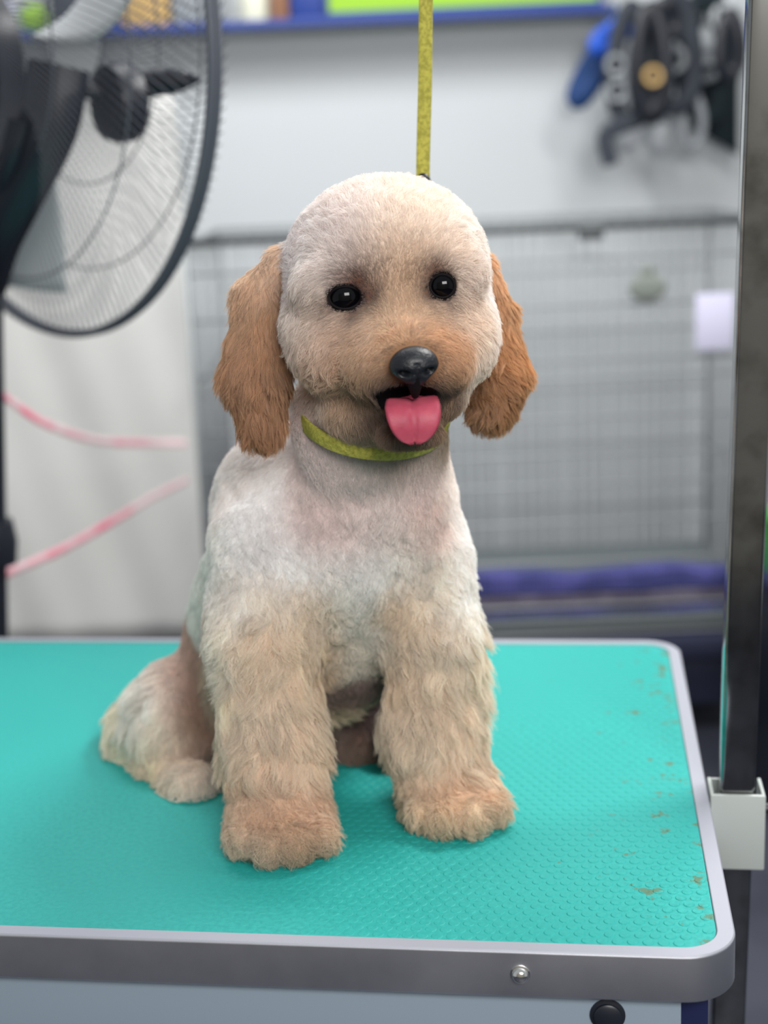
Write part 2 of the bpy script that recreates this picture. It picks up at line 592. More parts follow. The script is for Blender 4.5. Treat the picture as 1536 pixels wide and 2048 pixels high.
# hind legs
E(360, 1440, 1.195, (.044, .066, .053))
E(300, 1470, 1.215, (.034, .05, .036), k=.02)
C((315, 1490, 1.235), (330, 1555, 1.155), .026, .022)
C((330, 1555, 1.155), (385, 1578, 1.105), .022, .020)
C((300, 1480, 1.25), (266, 1496, 1.245), .030, .021)
E(720, 1400, 1.235, (.050, .066, .058))
C((715, 1480, 1.22), (712, 1500, 1.16), .020, .018)
C((800, 1440, 1.20), (800, 1490, 1.15), .03, .02)
CUT = []  # carved cavities


def Hc(px, py, Y, r, k=.004):
    CUT.append((S(px, py, Y), np.array(r, float), k))


EYES = [((690, 594, .9728), .0115), ((885, 571, .9738), .0108)]
LIDS = [((690, 595, .9650), .0108, .0078), ((885, 572, .9660), .0084, .0080)]      # almond openings: centre, half width, half height


def lid_d(X, i):
    e, hx, hz = LIDS[i]
    d = X - P(*e)
    return (np.sqrt((d[:, 0] / hx) ** 2 + (d[:, 2] / hz) ** 2 + (d[:, 1] / .03) ** 2) - 1) * hz
vox = 0.0030
lo3 = np.array([-.33, .84, TOP - .012]); hi3 = np.array([.15, 1.40, 1.28])
dims = np.ceil((hi3 - lo3) / vox).astype(int)
ax = [lo3[i] + vox * np.arange(dims[i]) for i in range(3)]


def sdE(X, c, r, rot=None):
    q = X - c
    if rot is not None:
        q = q @ rot
    k0 = np.linalg.norm(q / r, axis=-1)
    k1 = np.linalg.norm(q / (r * r), axis=-1)
    return k0 * (k0 - 1.0) / np.maximum(k1, 1e-9)


def sdC(X, a, b, ra, rb):
    ba = b - a
    h = np.clip(((X - a) @ ba) / (ba @ ba), 0, 1)
    return np.linalg.norm(X - a - h[..., None] * ba, axis=-1) - (ra + (rb - ra) * h)


def field(X):
    D = np.full(X.shape[:-1], 1.0, np.float32)
    for p in PR:
        d = sdE(X, p[1], p[2], p[3]) if p[0] == 'e' else sdC(X, p[1], p[2], p[3], p[4])
        k = p[-1]
        h = np.clip(.5 + .5 * (D - d) / k, 0, 1)
        D = (D * (1 - h) + d * h - k * h * (1 - h)).astype(np.float32)
    low = np.clip((P(700, 900, 1.06)[2] - X[..., 2]) / .03, 0, 1)
    q = X * 260.0
    D = D + (low * .0005 * (np.sin(q[..., 0] + 1.7 * np.sin(q[..., 2] * .6)) + np.sin(q[..., 2] * .8 + 1.5 * np.sin(q[..., 1] * .7)) + np.sin(q[..., 1] + q[..., 0] * .5))).astype(np.float32)
    for c, r, k in CUT:
        d = -sdE(X, c, r)
        h = np.clip(.5 + .5 * (d - D) / k, 0, 1)
        D = (D * (1 - h) + d * h + k * h * (1 - h)).astype(np.float32)
    D = np.maximum(D, (TOP + .0015) - X[..., 2])
    return D


Hc(816, 820, .925, (.0240, .030, .0150))
for e, hx, hz in LIDS:
    Hc(*e, (hx, .012, hz), .002)

V = np.empty(dims, np.float32)
for i in range(0, dims[0], 16):
    gx = np.stack(np.meshgrid(ax[0][i:i + 16], ax[1], ax[2], indexing='ij'), -1).astype(np.float32)
    V[i:i + 16] = field(gx)


def surface_nets(V, lo, h):
    ins = V < 0
    nx, ny, nz = V.shape
    cs = np.zeros((nx - 1, ny - 1, nz - 1), np.int8)
    offs = [(a, b, c) for a in (0, 1) for b in (0, 1) for c in (0, 1)]
    for a, b, c in offs:
        cs += ins[a:nx - 1 + a, b:ny - 1 + b, c:nz - 1 + c]
    act = (cs > 0) & (cs < 8)
    idx = -np.ones(act.shape, np.int64)
    I = np.argwhere(act)
    idx[act] = np.arange(len(I))
    acc = np.zeros((len(I), 3)); cnt = np.zeros(len(I))
    for o in offs:
        for d in range(3):
            if o[d]:
                continue
            o2 = list(o); o2[d] = 1
            va = V[I[:, 0] + o[0], I[:, 1] + o[1], I[:, 2] + o[2]]
            vb = V[I[:, 0] + o2[0], I[:, 1] + o2[1], I[:, 2] + o2[2]]
            m = (va < 0) != (vb < 0)
            t = np.where(m, va / np.where(m, va - vb, 1), 0)
            pt = np.tile(np.array(o, float), (len(I), 1))
            pt[:, d] = t
            acc[m] += pt[m]; cnt[m] += 1
    verts = lo + h * (I + acc / cnt[:, None])
    quads = []
    for d in range(3):
        sl0 = [slice(None)] * 3; sl1 = [slice(None)] * 3
        sl0[d] = slice(0, -1); sl1[d] = slice(1, None)
        a = ins[tuple(sl0)]; b = ins[tuple(sl1)]
        ch = np.argwhere(a != b)
        e1, e2 = [(1, 2), (2, 0), (0, 1)][d]
        ok = (ch[:, e1] > 0) & (ch[:, e2] > 0) & (ch[:, e1] < V.shape[e1] - 1) & (ch[:, e2] < V.shape[e2] - 1)
        ch = ch[ok]
        q = []
        for s1, s2 in ((0, 0), (-1, 0), (-1, -1), (0, -1)):
            c = ch.copy(); c[:, e1] += s1; c[:, e2] += s2
            q.append(idx[c[:, 0], c[:, 1], c[:, 2]])
        q = np.stack(q, 1)
        flip = ~a[ch[:, 0], ch[:, 1], ch[:, 2]]
        q[~flip] = q[~flip][:, ::-1]
        quads.append(q)
    return verts, np.concatenate(quads)


vv, qq = surface_nets(V, lo3, vox)
me = bpy.data.meshes.new('dog')
me.from_pydata(vv.tolist(), [], qq.tolist())
me.update()
# drop stray islands, orient outward, relax
bm = bmesh.new(); bm.from_mesh(me)
for _ in range(2):
    bmesh.ops.smooth_vert(bm, verts=bm.verts, factor=.5, use_axis_x=True, use_axis_y=True, use_axis_z=True)
bmesh.ops.recalc_face_normals(bm, faces=bm.faces)
bm.to_mesh(me); bm.free()
me.update()

# skin material: colour follows the coat, stored as a colour attribute
skin = bpy.data.materials.new('dog skin')
skin.use_nodes = True
nt = skin.node_tree
at = nt.nodes.new('ShaderNodeAttribute'); at.attribute_name = 'coat'
nt.links.new(at.outputs['Color'], nt.nodes['Principled BSDF'].inputs['Base Color'])
nt.nodes['Principled BSDF'].inputs['Roughness'].default_value = .8
nt.nodes['Principled BSDF'].inputs['Specular IOR Level'].default_value = .1
dog = link('dog', me, skin)
tag(dog, 'fluffy cream dog with apricot ears sitting on the teal table, tongue out', 'dog')

nv = len(me.vertices)
VC = np.empty(nv * 3); me.vertices.foreach_get('co', VC); VC = VC.reshape(-1, 3)
VN = np.empty(nv * 3); me.vertex_normals.foreach_get('vector', VN); VN = VN.reshape(-1, 3)
bvh = BVHTree.FromPolygons([Vector(v) for v in VC], [tuple(p.vertices) for p in me.polygons])

# coat map: anchors = (px, py, comb x, comb y, length mm, lift, curl mm, colour)
W_ = (238, 224, 214)
ANC = [
    # skull
    (775, 360, 0, -.6, 9, .8, 1.2, (240, 222, 208)), (690, 390, -.3, -.5, 9, .8, 1.2, (238, 222, 214)), (860, 385, .3, -.5, 9, .8, 1.2, (240, 222, 205)),
    (620, 450, -.6, -.2, 9, .8, 1.2, (238, 224, 220)), (930, 460, .6, -.2, 9, .8, 1.2, (240, 226, 215)),
    (700, 470, -.3, -.6, 9, .7, 1.2, (238, 222, 216)), (800, 440, 0, -.7, 9, .7, 1.2, (240, 222, 206)), (870, 470, .2, -.7, 9, .7, 1.2, (238, 220, 204)),
    (575, 540, -.6, .1, 9, .8, 1.2, (236, 226, 224)), (640, 520, -.5, -.2, 9, .7, 1.2, (236, 226, 222)),
    # brows, bridge
    (820, 505, .1, -.9, 8, .5, 1.2, (212, 176, 140)), (760, 505, -.1, -.9, 8, .6, 1, (222, 198, 176)), (900, 500, .3, -.8, 8, .6, 1, (212, 182, 152)),
    (700, 545, -.4, -.6, 6, .5, .6, (150, 120, 104)), (735, 570, 0, -.8, 4, .4, .3, (120, 92, 78)), (655, 562, -.4, .8, 11, .55, .8, (226, 214, 208)), (722, 560, .1, -.7, 4, .4, .3, (104, 78, 66)), (745, 600, .3, .3, 4, .4, .3, (150, 116, 92)), (680, 632, -.4, .6, 4, .4, .3, (168, 132, 110)), (862, 545, 0, -.6, 4, .4, .3, (140, 104, 80)), (860, 600, -.2, .6, 4, .4, .3, (156, 118, 92)),
    (630, 590, -.9, .3, 9, .6, .8, (212, 194, 180)), (885, 530, .3, -.7, 5, .5, .5, (165, 132, 108)), (928, 545, .5, .8, 11, .6, .8, (238, 226, 218)),
    (845, 560, 0, -.8, 6, .4, .6, (196, 158, 120)), (790, 590, -.1, -.9, 7, .45, .8, (206, 168, 128)), (800, 640, 0, -.9, 7, .45, .8, (224, 190, 156)),
    (735, 620, -.5, .3, 6, .4, .6, (216, 184, 154)), (690, 640, -.6, .4, 7, .4, .8, (200, 164, 140)), (880, 615, .5, .3, 6, .4, .6, (200, 164, 136)),
    (835, 610, .1, -.8, 6, .4, .6, (216, 180, 146)),
    (650, 615, -.8, .4, 7, .5, .8, (206, 176, 150)), (600, 640, -.9, .3, 10, .6, 1.0, (222, 206, 194)), (560, 640, -.8, .4, 9, .8, 1.0, (236, 228, 224)),
    (570, 720, -.6, .7, 10, .8, 1.2, (238, 228, 220)), (620, 700, -.7, .5, 11, .5, 1.0, (212, 180, 156)),
    (930, 600, .8, .2, 9, .6, .8, (232, 210, 190)), (975, 600, .8, .3, 9, .8, .8, (242, 230, 222)), (985, 680, .7, .6, 9, .8, .8, (240, 222, 208)),
    (950, 650, .8, .3, 9, .6, .8, (226, 196, 166)), (960, 740, .6, .8, 9, .7, .8, (232, 206, 182)),
    # muzzle
    (830, 672, .1, -.8, 6, .45, .5, (196, 142, 96)), (780, 690, -.6, -.2, 8, .4, .7, (208, 156, 112)), (885, 690, .7, -.1, 8, .4, .7, (204, 148, 102)),
    (730, 680, -.8, .2, 9, .4, .8, (222, 184, 148)), (730, 740, -.6, .7, 12, .4, 1.0, (204, 162, 124)), (670, 760, -.5, .8, 13, .5, 1.2, (202, 160, 124)),
    (640, 780, -.5, .8, 12, .6, 1.2, (218, 190, 162)), (700, 820, -.3, 1, 13, .5, 1.2, (192, 152, 118)), (920, 740, .6, .6, 11, .45, 1, (200, 154, 114)),
    (905, 700, .8, .2, 9, .4, .8, (206, 156, 112)), (765, 770, -.3, 1, 7, .4, .6, (128, 94, 64)), (800, 782, 0, 1, 3.5, .4, .3, (92, 78, 66)),
    (855, 782, .1, 1, 3.5, .4, .3, (96, 80, 66)), (895, 785, .4, .8, 6, .4, .6, (136, 98, 66)), (770, 735, -.7, .6, 6, .35, .5, (160, 118, 82)), (893, 735, .7, .6, 6, .35, .5, (168, 122, 84)),
    (745, 810, -.3, 1, 8, .4, .8, (120, 88, 64)), (745, 850, 0, 1, 7, .5, .8, (136, 104, 80)), (700, 862, -.1, 1, 7, .5, .8, (176, 150, 124)), (780, 900, 0, 1, 6, .5, .8, (166, 150, 132)),
    (880, 880, .3, .8, 6, .5, .8, (150, 126, 100)), (840, 900, 0, 1, 6, .5, .8, (170, 156, 138)), (900, 820, .3, .9, 6, .5, .8, (140, 106, 76)),
    # neck and chest
    (620, 850, -.1, 1, 3, .5, .5, (196, 170, 166)), (650, 930, 0, 1, 4, .5, .8, (218, 196, 190)), (610, 920, -.2, 1, 4, .5, .8, (226, 204, 198)), (740, 960, 0, 1, 7, .5, 1.6, (222, 206, 200)),
    (840, 950, .1, 1, 6, .5, 1.2, (222, 200, 194)), (620, 1040, 0, 1, 6, .5, 1.8, (216, 190, 185)), (680, 1060, 0, 1, 7, .5, 2.0, (222, 200, 195)), (760, 1050, 0, 1, 8, .5, 2.0, (228, 212, 206)),
    (860, 1050, .1, 1, 7, .6, 1.6, (228, 200, 190)), (900, 980, .3, .9, 6, .7, 1.2, (242, 226, 216)), (925, 1060, .5, .8, 6, .7, 1.0, (248, 240, 234)), (935, 1150, .4, .9, 7, .7, 1.2, (248, 240, 232)),
    (480, 940, -.5, .6, 6, .6, .8, (242, 230, 224)), (440, 1000, -.5, .8, 6, .6, .8, (238, 226, 220)), (500, 1020, -.2, 1, 6, .5, 1.2, (236, 232, 230)), (430, 1120, -.3, 1, 6, .5, 1, (226, 224, 216)),
    (405, 1200, -.3, 1, 6, .5, 1, (222, 222, 212)), (500, 1100, -.1, 1, 9, .55, 2, (240, 236, 234)), (570, 1130, 0, 1, 9, .55, 2, (238, 234, 232)), (650, 1130, 0, 1, 9, .55, 2.2, (234, 228, 224)),
    (740, 1130, 0, 1, 9, .5, 2.2, (234, 230, 226)), (820, 1110, 0, 1, 9, .5, 2, (228, 218, 208)), (700, 1200, 0, 1, 6, .4, 1.6, (218, 216, 210)), (740, 1250, 0, 1, 5, .4, 1, (208, 204, 196)), (705, 1285, 0, 1, 5, .4, 1, (206, 200, 188)), (735, 1300, 0, 1, 5, .4, 1, (206, 196, 180)), (640, 985, 0, 1, 6, .5, 1.6, (226, 208, 202)), (560, 1060, 0, 1, 7, .5, 1.6, (236, 230, 228)),
    # front left leg
    (470, 1190, -.2, 1, 13, .5, 3, (236, 228, 218)), (560, 1200, 0, 1, 14, .5, 3, (232, 216, 196)), (640, 1220, .3, .9, 14, .5, 3, (222, 198, 166)),
    (430, 1280, -.5, .9, 14, .6, 3, (222, 212, 194)), (520, 1290, -.1, 1, 17, .5, 3.5, (220, 194, 164)), (600, 1290, .2, 1, 17, .5, 3.5, (222, 196, 164)), (655, 1300, .5, .9, 15, .6, 3, (206, 170, 130)),
    (430, 1400, -.6, .8, 17, .6, 3, (212, 192, 164)), (500, 1400, -.3, 1, 18, .5, 3.5, (222, 198, 170)), (590, 1400, .2, 1, 18, .5, 3.5, (220, 194, 164)), (665, 1420, .7, .8, 17, .6, 3, (212, 180, 142)),
    (500, 1500, -.3, 1, 18, .5, 3.5, (220, 192, 162)), (590, 1510, .3, 1, 18, .5, 3.5, (218, 190, 160)), (520, 1590, -.3, .8, 14, .6, 3.2, (212, 174, 140)), (610, 1600, .4, .8, 14, .6, 3.2, (214, 176, 142)),
    (460, 1640, -.6, .6, 11, .6, 3, (206, 172, 142)), (560, 1650, 0, .8, 11, .6, 3, (210, 168, 130)), (650, 1640, .6, .6, 11, .6, 3, (210, 174, 142)), (540, 1700, -.1, .8, 7, .7, 2.6, (206, 180, 152)), (480, 1695, -.3, .7, 7, .7, 2.4, (200, 172, 144)), (566, 1690, 0, .8, 5, .6, 2, (140, 108, 84)), (600, 1705, .2, .8, 7, .7, 2.4, (176, 142, 110)),
    # front right leg
    (860, 1180, .1, 1, 11, .5, 3, (234, 220, 202)), (930, 1210, .5, .9, 12, .6, 2.6, (244, 234, 222)), (790, 1230, -.3, 1, 13, .5, 3, (206, 176, 138)),
    (870, 1290, .1, 1, 17, .5, 3.5, (226, 204, 178)), (950, 1300, .7, .8, 18, .6, 3.5, (228, 208, 180)), (968, 1345, 1, .5, 27, .75, 3.5, (232, 212, 182)), (962, 1390, .5, .9, 15, .5, 3, (226, 204, 176)), (690, 1570, .9, .7, 21, .65, 3, (222, 190, 156)), (790, 1330, -.4, .9, 15, .5, 3, (210, 182, 150)),
    (860, 1400, 0, 1, 18, .5, 3.5, (222, 194, 164)), (930, 1420, .6, .8, 18, .55, 3.5, (226, 200, 170)), (790, 1430, -.5, .9, 16, .5, 3, (214, 190, 162)),
    (870, 1500, 0, 1, 18, .5, 3.5, (224, 200, 172)), (950, 1520, .5, .8, 16, .55, 3.5, (224, 196, 164)), (900, 1570, .1, .8, 13, .6, 3.2, (214, 176, 138)), (820, 1590, -.4, .7, 12, .6, 3, (214, 184, 150)),
    (970, 1600, .6, .6, 11, .6, 3, (216, 180, 144)), (890, 1640, 0, .7, 10, .6, 2.8, (208, 174, 136)), (950, 1645, .3, .7, 10, .6, 2.6, (206, 176, 142)),
    # hind left leg and rump
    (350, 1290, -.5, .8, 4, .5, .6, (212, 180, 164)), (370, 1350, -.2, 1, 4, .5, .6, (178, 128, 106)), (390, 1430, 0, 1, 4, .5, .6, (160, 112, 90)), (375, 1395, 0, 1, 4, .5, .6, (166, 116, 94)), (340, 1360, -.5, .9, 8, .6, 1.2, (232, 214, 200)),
    (285, 1400, -.7, .8, 15, .65, 2, (238, 228, 216)), (310, 1400, -.6, .8, 14, .6, 2, (236, 226, 214)), (280, 1450, -.8, .6, 18, .6, 2.5, (244, 234, 220)), (240, 1480, -1, .3, 18, .6, 2.5, (234, 218, 190)), (330, 1470, -.4, 1, 12, .5, 2, (230, 212, 190)),
    (300, 1530, -.3, .9, 12, .5, 2.5, (214, 192, 156)), (350, 1560, -.1, .9, 10, .5, 2.5, (212, 192, 166)), (390, 1580, .1, .8, 9, .6, 2, (226, 208, 194)), (390, 1510, 0, 1, 8, .5, 1.6, (204, 172, 150)),
    (700, 1400, 0, 1, 6, .5, 1, (112, 86, 80)), (710, 1500, 0, 1, 8, .5, 2, (150, 116, 98)), (705, 1450, 0, 1, 6, .5, 1, (104, 80, 76)),  # right hind leg: shade between the legs is put into the coat colour
]
EAR = [
    (545, 510, -.25, .9, 12, .3, 1.5, (236, 206, 178)), (500, 550, -.25, .9, 15, .25, 2, (226, 192, 156)), (480, 620, -.4, 1, 21, .4, 2.2, (206, 160, 116)), (530, 640, -.1, 1, 20, .35, 2.2, (196, 146, 102)),
    (480, 720, -.3, 1, 22, .4, 2.4, (186, 134, 92)), (540, 740, .1, 1, 21, .4, 2.4, (196, 144, 98)), (500, 800, -.1, 1, 20, .45, 2.6, (180, 126, 80)), (545, 830, .2, 1, 20, .45, 2.6, (190, 134, 86)), (500, 860, 0, 1, 18, .5, 2.6, (168, 112, 66)),
    (985, 540, .3, .9, 12, .4, 1.5, (232, 188, 142)), (1005, 600, .3, 1, 14, .4, 2, (218, 168, 116)), (1015, 680, .4, .9, 18, .5, 2.6, (212, 156, 98)), (1030, 740, .7, .6, 18, .55, 3.4, (210, 150, 92)),
    (990, 780, .1, 1, 18, .5, 3.6, (176, 118, 66)), (1020, 810, .5, .7, 16, .55, 3.6, (196, 138, 80)), (960, 800, -.6, .8, 18, .5, 3, (150, 104, 62)),
]


def anchors(L, on_ear):
    rows = []
    for a in L:
        d = ray(a[0], a[1])
        hit = bvh.ray_cast(Vector(CP), Vector(d).normalized())
        if hit[0] is None:
            hit = bvh.find_nearest(Vector(P(a[0], a[1], 1.06 if a[1] < 1350 else 1.32)))
        pos = np.array(hit[0])
        comb = a[2] * Rt - a[3] * Up
        rows.append(np.concatenate([pos, comb, [a[4] * .001, a[5], a[6] * .001], lin(a[7])]))
    return np.array(rows)


A_body, A_ear = anchors(ANC, 0), anchors(EAR, 1)
# the far side of the dog, never seen here
for px, py, Y in ((700, 500, 1.12), (760, 620, 1.12)):
    A_body = np.vstack([A_body, np.concatenate([P(px, py, Y), [0, .5, -.5], [.009, .7, .001], lin((238, 222, 210))])])
for px, py, Y in ((620, 1000, 1.2), (600, 1150, 1.25), (560, 1300, 1.3), (700, 1250, 1.28), (760, 1150, 1.2)):
    A_body = np.vstack([A_body, np.concatenate([P(px, py, Y), [0, .3, -1], [.007, .5, .001], lin((236, 226, 218))])])


def coat(X, ear):
    out = np.empty((len(X), 9))
    Ab, sg = (A_ear, .016) if ear else (A_body, .0135)
    for s in range(0, len(X), 20000):
        x = X[s:s + 20000]
        d2 = ((x[:, None, :] - Ab[None, :, :3]) ** 2).sum(-1)
        d2 -= d2.min(1, keepdims=True)
        wgt = np.exp(-d2 / (2 * sg * sg))
        wgt /= wgt.sum(1, keepdims=True)
        out[s:s + 20000] = wgt @ Ab[:, 3:]
    return out


def ear_side(X):
    """0 body, 1 left ear, 2 right ear: nearest volume primitive"""
    dm = np.full(len(X), 9.0); wh = np.zeros(len(X), int)
    for i, p in enumerate(PR):
        d = sdE(X, p[1], p[2], p[3]) if p[0] == 'e' else sdC(X, p[1], p[2], p[3], p[4])
        t = 1 if EAR0 <= i < EAR0 + 3 else 2 if EAR0 + 3 <= i < EAR0 + 6 else 0
        m = d < dm
        dm[m] = d[m]; wh[m] = t
    return wh


side_v = ear_side(VC)
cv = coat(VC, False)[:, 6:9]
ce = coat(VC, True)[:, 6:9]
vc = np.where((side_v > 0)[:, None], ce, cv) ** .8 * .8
MOUTH = P(816, 820, .925)
NOSE = P(828, 728, .925)
BLOBS = [(716, 560, 26, .8), (744, 592, 20, .65), (704, 632, 20, .5), (650, 616, 22, .45), (676, 552, 20, .35), (872, 538, 24, .6), (856, 588, 16, .6), (900, 604, 18, .4),
         (764, 786, 26, .6), (900, 786, 26, .6), (742, 836, 26, .5), (826, 668, 18, .25), (720, 862, 26, .25), (916, 800, 22, .5), (830, 545, 26, .15)]


def stains(pos, colr):
    """brown tear stains at the lids, damp brown hair at the lips: colours of the coat itself"""
    def stain(f, rgb):
        colr[:] = colr * (1 - f[:, None]) + lin(rgb) * f[:, None]
    for i_ in range(2):
        dd = lid_d(pos, i_)
        q_ = pos - P(*LIDS[i_][0])
        inner = np.clip(.50 + (1 if i_ == 0 else -1) * q_[:, 0] / .016 * .40 + q_[:, 2] / .016 * .15, .08, 1)
        stain(np.exp(-(np.maximum(dd, 0) / .0075) ** 2) * inner * .95, (70, 46, 38))
    for bx_, by_, br_, bs_ in BLOBS:
        h_ = bvh.ray_cast(Vector(CP), Vector(ray(bx_, by_)).normalized())[0]
        if h_ is not None:
            hp = np.array(h_)
            stain(np.exp(-((pos - hp) ** 2).sum(1) / (br_ * mpp(hp)) ** 2) * min(.95, bs_ * 1.3), (84, 54, 42))
    dm = sdE(pos, MOUTH, np.array((.0250, .036, .0158)))
    stain(np.exp(-(np.maximum(dm, 0) / .0085) ** 2) * .92, (78, 54, 42))
    dn = sdE(pos, NOSE, np.array((.0165, .016, .0125)))
    stain(np.exp(-(np.maximum(dn, 0) / .0045) ** 2) * .7, (104, 68, 44))


_b = side_v == 0
_vb = vc[_b].copy()
stains(VC[_b], _vb)
vc[_b] = _vb
md = sdE(VC, MOUTH, np.array((.0250, .036, .0158)))
vc[md < .0015] = lin((22, 16, 20))
for i_ in range(2):
    vc[lid_d(VC, i_) < .0022] = lin((34, 26, 26))
ca = me.color_attributes.new('coat', 'FLOAT_COLOR', 'POINT')
ca.data.foreach_set('color', np.concatenate([vc, np.ones((nv, 1))], 1).ravel())

# fur ------------------------------------------------------------
hair = bpy.data.materials.new('dog fur')
hair.use_nodes = True
nt = hair.node_tree
nt.nodes.remove(nt.nodes['Principled BSDF'])
at = nt.nodes.new('ShaderNodeAttribute'); at.attribute_name = 'coat'
df = nt.nodes.new('ShaderNodeBsdfDiffuse')
tr = nt.nodes.new('ShaderNodeBsdfTranslucent')
gl = nt.nodes.new('ShaderNodeBsdfHair'); gl.component = 'Reflection'
gl.inputs['RoughnessU'].default_value = .35; gl.inputs['RoughnessV'].default_value = .5
gl.inputs['Color'].default_value = (.9, .9, .9, 1)
m1 = nt.nodes.new('ShaderNodeMixShader'); m1.inputs[0].default_value = .40
m2 = nt.nodes.new('ShaderNodeMixShader'); m2.inputs[0].default_value = .06
nt.links.new(at.outputs['Color'], df.inputs[0]); nt.links.new(at.outputs['Color'], tr.inputs[0])
nt.links.new(df.outputs[0], m1.inputs[1]); nt.links.new(tr.outputs[0], m1.inputs[2])
nt.links.new(m1.outputs[0], m2.inputs[1]); nt.links.new(gl.outputs[0], m2.inputs[2])
nt.links.new(m2.outputs[0], nt.nodes['Material Output'].inputs[0])

me.calc_loop_triangles()
nt_ = len(me.loop_triangles)
TV = np.empty(nt_ * 3, np.int32); me.loop_triangles.foreach_get('vertices', TV); TV = TV.reshape(-1, 3)
e1 = VC[TV[:, 1]] - VC[TV[:, 0]]; e2 = VC[TV[:, 2]] - VC[TV[:, 0]]
TA = .5 * np.linalg.norm(np.cross(e1, e2), axis=1)


def roots(n, wt):
    pr = TA * wt; pr = pr / pr.sum()
    t = rng.choice(nt_, n, p=pr)
    u = rng.random((n, 2)); f = u.sum(1) > 1; u[f] = 1 - u[f]
    a, b = u[:, :1], u[:, 1:]
    ia, ib, ic = TV[t].T
    pos = VC[ia] * (1 - a - b) + VC[ib] * a + VC[ic] * b
    nor = VN[ia] * (1 - a - b) + VN[ib] * a + VN[ic] * b
    nor /= np.linalg.norm(nor, axis=1, keepdims=True)
    return pos, nor, side_v[ia]


K = 8
GAM = .62


def strands(pos, nor, c, phase, freq):
    """K points per strand: rises along the normal, bends over the combed direction, waves"""
    n = len(pos)
    comb = c[:, 0:3]
    comb = comb - nor * (comb * nor).sum(1, keepdims=True)
    comb /= np.maximum(np.linalg.norm(comb, axis=1, keepdims=True), .15)
    L = c[:, 3:4]; lift = c[:, 4:5]; curl = c[:, 5:6]
    sd = np.cross(nor, comb)
    out = np.empty((n, K, 3))
    for k in range(K):
        t = k / (K - 1)
        up = lift * (t - .38 * t * t) * 1.0
        fw = (1 - lift * .55) * (t * .55 + .6 * t * t)
        wv = curl * t ** .8
        out[:, k] = pos + L * (up * nor + fw * comb) + wv * (np.sin(phase + freq * t)[:, None] * sd + .6 * np.cos(phase * 1.3 + freq * t)[:, None] * nor) - wv * (np.sin(phase)[:, None] * sd) * (1 - t)
    out[:, :, 2] -= (np.linspace(0, 1, K) ** 2)[None, :] * L * .12
    return out


NECKZ = P(740, 960, 1.06)[2]


